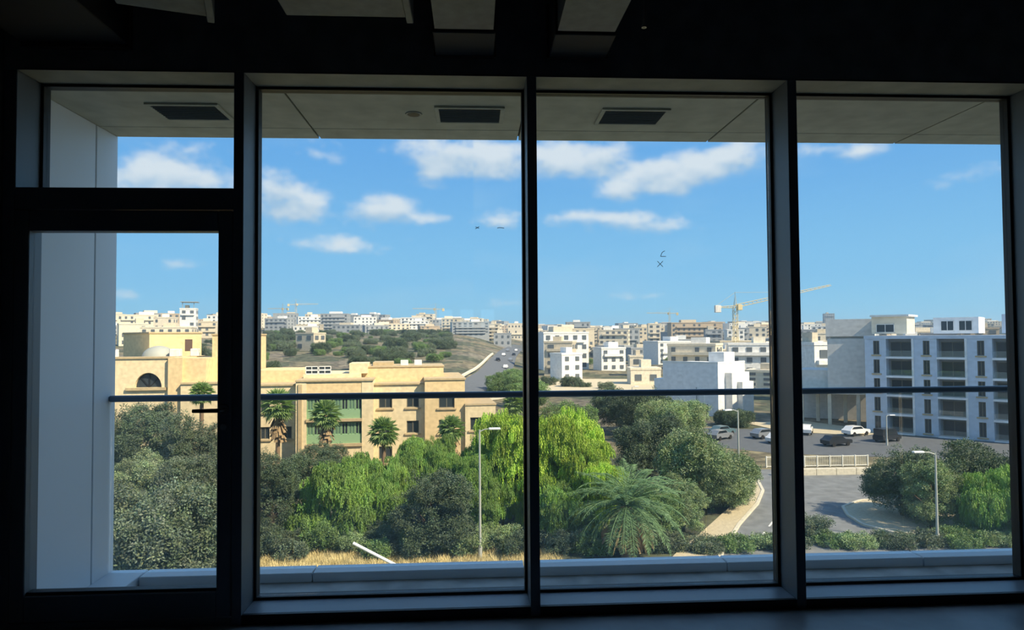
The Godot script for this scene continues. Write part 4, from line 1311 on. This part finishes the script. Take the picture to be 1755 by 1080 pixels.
func town_house(col: String, at: Vector3, w: float, d: float, h: float, turn: float, floors: int, label: String, near: bool, group: String) -> void:
	var t := thing("town_building", label, "building", at, turn, group)
	bx("wall", Vector3(-w / 2, -6.0, -d / 2), Vector3(w / 2, h, d / 2), M[col], t)
	bx("parapet", Vector3(-w / 2 - 0.15, h - 0.2, -d / 2 - 0.15), Vector3(w / 2 + 0.15, h + 0.5, d / 2 + 0.15), M[col], t)
	var hut := rng.randf_range(0.2, 0.45) * w
	var hx := rng.randf_range(-0.25, 0.25) * w
	bx("roof_hut", Vector3(hx - hut / 2, h + 0.4, -d * 0.3), Vector3(hx + hut / 2, h + rng.randf_range(2.0, 3.0), d * 0.2), M[["white", "cream", "stone"][rng.randi() % 3]], t)
	var fh := h / floors
	var cols := clampi(int(w / 3.6), 1, 12)
	var joined := Geo.new()
	var unit := BoxMesh.new()
	unit.size = Vector3(w / cols * rng.randf_range(0.34, 0.5), minf(fh * 0.5, 1.9), 0.3)
	var side_unit := BoxMesh.new()
	side_unit.size = Vector3(0.3, unit.size.y, unit.size.x)
	for f in floors:
		for k in cols:
			if rng.randf() < 0.14:
				continue
			var p := Vector3(-w / 2 + w / cols * (k + 0.5), fh * (f + 0.5), d / 2)
			if near:
				part("window", unit, M.town_window, t, p)
			else:
				joined.box(p, unit.size)
		for k in 2:
			var q := Vector3(w / 2, fh * (f + 0.5), -d / 4 + d / 2 * k)
			if near:
				part("window", side_unit, M.town_window, t, q)
			else:
				joined.box(q, side_unit.size)
		if f > 0 and rng.randf() < 0.5:
			var b := Geo.new()
			b.span(Vector3(-w * 0.4, fh * f - 0.2, d / 2), Vector3(w * 0.4, fh * f + 0.8, d / 2 + 0.9))
			part("balcony", b, M[col], t)
	if not near and joined.v.size():
		var o := part("window_rows", joined, M.town_window, t)
		o.set_meta("kind", "stuff")

var lots := []

func is_free(at: Vector3, w: float, d: float) -> bool:
	var r := Vector2(w, d).length() * 0.495
	for l in lots:
		if Vector2(at.x - l[0], at.z - l[1]).length() < r + l[2]:
			return false
	return true

func town() -> void:
	for c in CRANES:
		lots.append([c[0], c[1], 9.0])
	for a in TOWN:
		var y := land_y(a[1], a[2])
		var w: float = a[4]
		var h: float = maxf(3.0, a[3] - y)
		var view := atan2(a[1], -a[2])
		var depth := clampf(w * 0.8, 8.0, 18.0)
		var at := Vector3(a[1], y, a[2])
		for tries in 12:
			if is_free(at, w, depth):
				break
			at *= Vector3(1.04, 0, 1.04)
			at.y = land_y(at.x, at.z)
			w *= 1.04
			h = maxf(3.0, 1.5 + (a[3] - 1.5) * at.z / a[2] - at.y)
		lots.append([at.x, at.z, Vector2(w, depth).length() * 0.495])
		town_house(a[0], at, w, depth, h, -view * 0.6 + deg_to_rad(a[5]), int(a[6]), a[7], a[2] > -360.0, "")
		if "canopy" in a[7]:
			var last := get_child(get_child_count() - 1)
			cb("canopy", Vector3(-w * 0.45, h + 4.0, -4.0), Vector3(w * 0.6, h + 4.4, 5.0), 0.05, M.grille, last)
			for q in [-0.35, 0.35]:
				bx("canopy_post", Vector3(q * w, h + 0.5, 3.6), Vector3(q * w + 0.3, h + 4.0, 3.9), M.grille, last)
	# the rest of the town, terrace behind terrace
	var cols := ["cream", "white", "stone", "grey", "brown", "cream", "grey", "grey", "white", "stone", "cream", "grey", "brown", "stone"]
	var words := {"cream": "cream", "white": "whitewashed", "stone": "sandstone", "grey": "grey", "brown": "brown"}
	var bands := [[240, 9.5, 46.0, 16.0], [300, 8.0, 46.0, 17.0], [375, 5.0, 46.0, 18.0], [460, 3.5, 46.0, 21.0], [580, 3.0, 46.0, 25.0], [620, -29.0, -3.0, 20.0], [740, -29.0, 46.0, 27.0], [850, -29.0, 0.0, 24.0], [960, -29.0, 46.0, 33.0], [1100, -29.0, 46.0, 36.0], [1280, -29.0, 46.0, 42.0], [1600, -29.0, 46.0, 50.0], [1930, -29.0, 46.0, 56.0]]
	for b in bands:
		var ang: float = b[1]
		while ang < b[2]:
			var w: float = b[3] * rng.randf_range(0.7, 1.3)
			var step := rad_to_deg(w / b[0]) * rng.randf_range(0.95, 1.3)
			ang += step
			var d: float = b[0] * rng.randf_range(0.93, 1.09)
			var a := deg_to_rad(ang)
			var p := Vector3(sin(a) * d, 0, -cos(a) * d)
			if b[0] < 280 and ang < 16.0:
				continue
			p.y = land_y(p.x, p.z)
			if not is_free(p, w, w * 0.7) or (absf(p.x - lerpf(5.0, 27.0, (-p.z - 205.0) / 265.0)) < 16.0 and p.z > -560.0):
				continue
			lots.append([p.x, p.z, Vector2(w, w * 0.7).length() * 0.495])
			var fl := 2 + rng.randi() % 4
			var col: String = cols[rng.randi() % cols.size()]
			var far := "at the foot of the distant town" if b[0] < 420 else ("in the middle of the distant town" if b[0] < 900 else "on the skyline of the distant town")
			var lab := "%s %s house %s" % [words[col], ["", "", "two-storey", "three-storey", "four-storey", "five-storey"][fl], far]
			town_house(col, p, w, w * 0.7, fl * rng.randf_range(2.9, 3.3), -a * 0.7 + rng.randf_range(-0.4, 0.4), fl, lab, b[0] < 290, words[col] + " town houses " + far)


# ---------------------------------------------------------------- street things
const CRANES := [[-249.0, -978.0, 48.5, "distant grey crane above the wide hazy building", 0.2], [-276.0, -1010.0, 44.0, "distant grey crane standing behind its twin on the hill", 2.6], [-50.0, -900.0, 38.0, "distant grey crane over the road bend", 3.14], [259.0, -900.0, 31.0, "distant grey crane over the long brown block", 2.9]]

func street_lamp(label: String, at: Vector3, h: float, arm: float, turn: float) -> void:
	var t := thing("street_lamp", label, "street lamp", at, turn, "street lamps")
	var g := Geo.new()
	g.tube([Vector3(0, 0, 0), Vector3(0, 0.9, 0), Vector3(0, 0.95, 0), Vector3(0, h - 0.3, 0), Vector3(0, h, 0)], [0.15, 0.15, 0.1, 0.07, 0.05], 8)
	part("pole", g, M.lamp_pole, t)
	g = Geo.new()
	g.tube([Vector3(0, h - 0.15, 0), Vector3(arm * 0.5, h + 0.02, 0), Vector3(arm, h + 0.05, 0)], [0.045, 0.04, 0.035], 6)
	part("arm", g, M.lamp_pole, t)
	cb("lamp_head", Vector3(arm - 0.1, h - 0.02, -0.16), Vector3(arm + 0.75, h + 0.13, 0.16), 0.04, M.lamp_head, t)

func tower_crane(label: String, at: Vector3, h: float, jib: float, back: float, s: float, m: Material, turn: float, rise: float, fine: bool) -> void:
	var t := thing("tower_crane", label, "crane", at, turn, "tower cranes")
	var g := Geo.new()
	var k := 0.75 * s
	for c in [[-1, -1], [1, -1], [1, 1], [-1, 1]]:
		g.tube([Vector3(c[0] * k, -4, c[1] * k), Vector3(c[0] * k, h, c[1] * k)], [0.12 * s, 0.12 * s], 4)
	var n := int(h / (2.0 * k))
	for i in n:
		var y := i * 2.0 * k
		for q in [[-1, 1, 1, 1], [1, 1, 1, -1], [1, -1, -1, -1], [-1, -1, -1, 1]]:
			g.tube([Vector3(q[0] * k, y, q[1] * k), Vector3(q[2] * k, y + 2.0 * k, q[3] * k)], [0.07 * s, 0.07 * s], 3)
	part("mast", g, m, t)
	var lattice := func(a: Vector3, b: Vector3, r: float, called: String):
		var j := Geo.new()
		var d := (b - a).normalized()
		var u := Vector3.UP
		j.tube([a, b], [0.13 * s, 0.1 * s], 4)
		for z in [-1.0, 1.0]:
			j.tube([a + Vector3(0, -r, z * r * 0.6), b + Vector3(0, -r * 0.4, z * r * 0.6)], [0.12 * s, 0.09 * s], 4)
		var cnt := int(a.distance_to(b) / (r * 1.4))
		for i in cnt:
			var p := a.lerp(b, float(i) / cnt)
			var q := a.lerp(b, (i + 0.5) / cnt)
			for z in [-1.0, 1.0]:
				j.tube([p, q + Vector3(0, -r * lerpf(1.0, 0.4, (i + 0.5) / cnt), z * r * 0.6)], [0.07 * s, 0.07 * s], 3)
		part(called, j, m, t)
	lattice.call(Vector3(0, h + 0.6 * s, 0), Vector3(jib, h + 0.6 * s + rise, 0), 1.2 * s, "jib")
	lattice.call(Vector3(0, h + 0.2 * s, 0), Vector3(-back, h - 0.2 * s, 0), 0.8 * s, "counter_jib")
	cb("counterweight", Vector3(-back - 0.3 * s, h - 2.4 * s, -0.7 * s), Vector3(-back + 2.0 * s, h + 0.4 * s, 0.7 * s), 0.1 * s, M.concrete if fine else m, t)
	cb("cab", Vector3(0.4 * s, h - 1.6 * s, 0.5 * s), Vector3(2.2 * s, h + 0.6 * s, 1.9 * s), 0.1 * s, m, t)
	g = Geo.new()
	g.tube([Vector3(-0.5 * s, h, 0), Vector3(0, h + 5.5 * s, 0), Vector3(0.5 * s, h, 0)], [0.15 * s, 0.12 * s, 0.15 * s], 4)
	part("apex", g, m, t)
	g = Geo.new()
	g.tube([Vector3(0, h + 5.4 * s, 0), Vector3(jib * 0.62, h + 0.6 * s + rise * 0.62, 0)], [0.05 * s, 0.05 * s], 3)
	g.tube([Vector3(0, h + 5.4 * s, 0), Vector3(-back, h, 0)], [0.05 * s, 0.05 * s], 3)
	part("tie_cable", g, m, t)

func car(label: String, at: Vector3, turn: float, paint: Material, van := false) -> void:
	var t := thing("car", label, "car", at, turn, "cars on the carriageway")
	var g := Geo.new()
	var low := [Vector2(-2.1, 0.35), Vector2(2.1, 0.35), Vector2(2.15, 0.7), Vector2(1.95, 0.9), Vector2(0.95, 0.98), Vector2(-1.9, 1.0), Vector2(-2.15, 0.85)]
	g.side(low, -0.86, 0.86)
	var top := [Vector2(-1.95, 0.98), Vector2(1.0, 0.96), Vector2(0.35, 1.44), Vector2(-1.35, 1.46)]
	if van:
		top = [Vector2(-2.05, 0.98), Vector2(1.5, 0.96), Vector2(0.9, 1.9), Vector2(-2.0, 1.95)]
	g.side(top, -0.74, 0.74)
	part("body", g, paint, t)
	var hh := 1.38 if not van else 1.8
	for s in [-1.0, 1.0]:
		var w := Geo.new()
		w.side([Vector2(-1.7, 1.03), Vector2(0.75, 1.02), Vector2(0.28, hh), Vector2(-1.3, hh)], s * 0.745 - 0.012, s * 0.745 + 0.012)
		part("side_window", w, M.car_glass, t)
	var q := Geo.new()
	q.box(Vector3.ZERO, Vector3(0.02, 0.62 if not van else 0.95, 1.32), Transform3D(Basis(Vector3(0, 0, 1), 0.94 if not van else 0.58), Vector3(0.69 if not van else 1.2, 1.2 if not van else 1.43, 0)))
	part("windscreen", q, M.car_glass, t)
	for p in [[-1.3, -0.8], [1.3, -0.8], [-1.3, 0.8], [1.3, 0.8]]:
		var k := Geo.new()
		k.tube([Vector3(p[0], 0.32, p[1] - 0.1), Vector3(p[0], 0.32, p[1] + 0.1)], [0.32, 0.32], 12)
		part("wheel", k, M.tyre, t)

func street_things() -> void:
	street_lamp("tall street lamp in front of the big pepper tree", Vector3(0.345, GROUND, -49.5), 9.15, 0.75, 0.0)
	street_lamp("slim street lamp at the bend of the pavement", Vector3(24.82, GROUND, -64.0), 8.7, 0.9, deg_to_rad(200.0))
	street_lamp("street lamp with a white head beside the island tree", Vector3(34.4, GROUND, -50.0), 6.9, 1.0, deg_to_rad(180.0))
	street_lamp("short lamp post before the dark tree by the white cube building", Vector3(29.5, GROUND, -128.0), 6.2, 0.5, 0.0)
	street_lamp("small lamp post in front of the apartment block", Vector3(58.3, GROUND, -95.0), 4.2, 0.5, 0.0)
	var p := thing("barrier_pole", "white pole leaning across the dry grass bank", "pole")
	var g := Geo.new()
	g.tube([Vector3(-7.99, -11.95, -46.0), Vector3(-4.9, -13.62, -46.0)], [0.11, 0.11], 8)
	part("pole", g, M.lamp_head, p)
	cb("pivot_post", Vector3(-5.1, GROUND, -46.2), Vector3(-4.7, -13.4, -45.8), 0.03, M.fence_white, p)
	tower_crane("large tan tower crane rising over the town", Vector3(96.6, land_y(96.6, -250), -250), 12.1 - land_y(96.6, -250), 36.5, 7.4, 0.95, M.crane_paint, 0.0, 7.4, true)
	for a in CRANES:
		var y := land_y(a[0], a[1])
		tower_crane(a[3], Vector3(a[0], y, a[1]), a[2] - y, 30.0, 11.0, 1.3, M.crane_paint, a[4], 0.0, false)
	car("dark hatchback driving past the low hedge before the apartment block", Vector3(51.2, GROUND + 0.03, -95.5), deg_to_rad(18.0), M.car_dark)
	car("dark van parked by the apartment block", Vector3(60.5, GROUND + 0.03, -98.5), deg_to_rad(25.0), M.car_dark, true)
	car("white car parked beside the dark van", Vector3(59.2, GROUND + 0.11, -104.5), deg_to_rad(20.0), M.car_white)
	car("white car parked under the concrete block columns", Vector3(52.5, GROUND + 0.11, -107.0), deg_to_rad(60.0), M.car_white)
	car("silver car beside the lamp at the pavement bend", Vector3(44.2, GROUND + 0.03, -103.5), deg_to_rad(25.0), M.car_silver)
	car("white car below the cream concrete frame", Vector3(44.5, GROUND + 0.03, -98.6), deg_to_rad(22.0), M.car_white)
	car("teal car parked at the foot of the white cube building", Vector3(39.2, GROUND + 0.03, -107.5), deg_to_rad(30.0), M.car_teal)
	car("silver car parked under the dark bush by the white cube building", Vector3(37.2, GROUND + 0.03, -103.0), deg_to_rad(35.0), M.car_silver)
	for i in 7:
		var z := -262.0 - i * 30.0
		var x := lerpf(5.0, 27.0, (-z - 205.0) / 265.0) + 2.2 - (i % 2) * 4.4
		car(["small white car", "small dark car", "small silver car"][i % 3] + " on the main road that bends into the town", Vector3(x, land_y(x, z) + 0.8, z), deg_to_rad(84.0), [M.car_white, M.car_dark, M.car_silver][i % 3])


func _ready() -> void:
	rng.seed = 20240
	view_and_light()
	materials()
	room()
	windows()
	balcony()
	terrain()
	roads()
	yellow_building()
	white_cube()
	apartment_block()
	town()
	make_clumps()
	for a in TREES:
		tree(a)
	shrubs()
	hillside_bushes()
	var pl := ["fan palm with a brown skirt of dead fronds beside the dark tree", "fan palm with a brown skirt in front of the green balcony", "bare-trunked fan palm in front of the cream wing", "fan palm with a thin brown trunk before the end wing windows", "small fan palm behind the door handle", "fan palm beyond the low end annexe"]
	for i in FAN_PALMS.size():
		fan_palm(FAN_PALMS[i], pl[i])
	feather_palm()
	dry_grass()
	street_things()
	ducts()
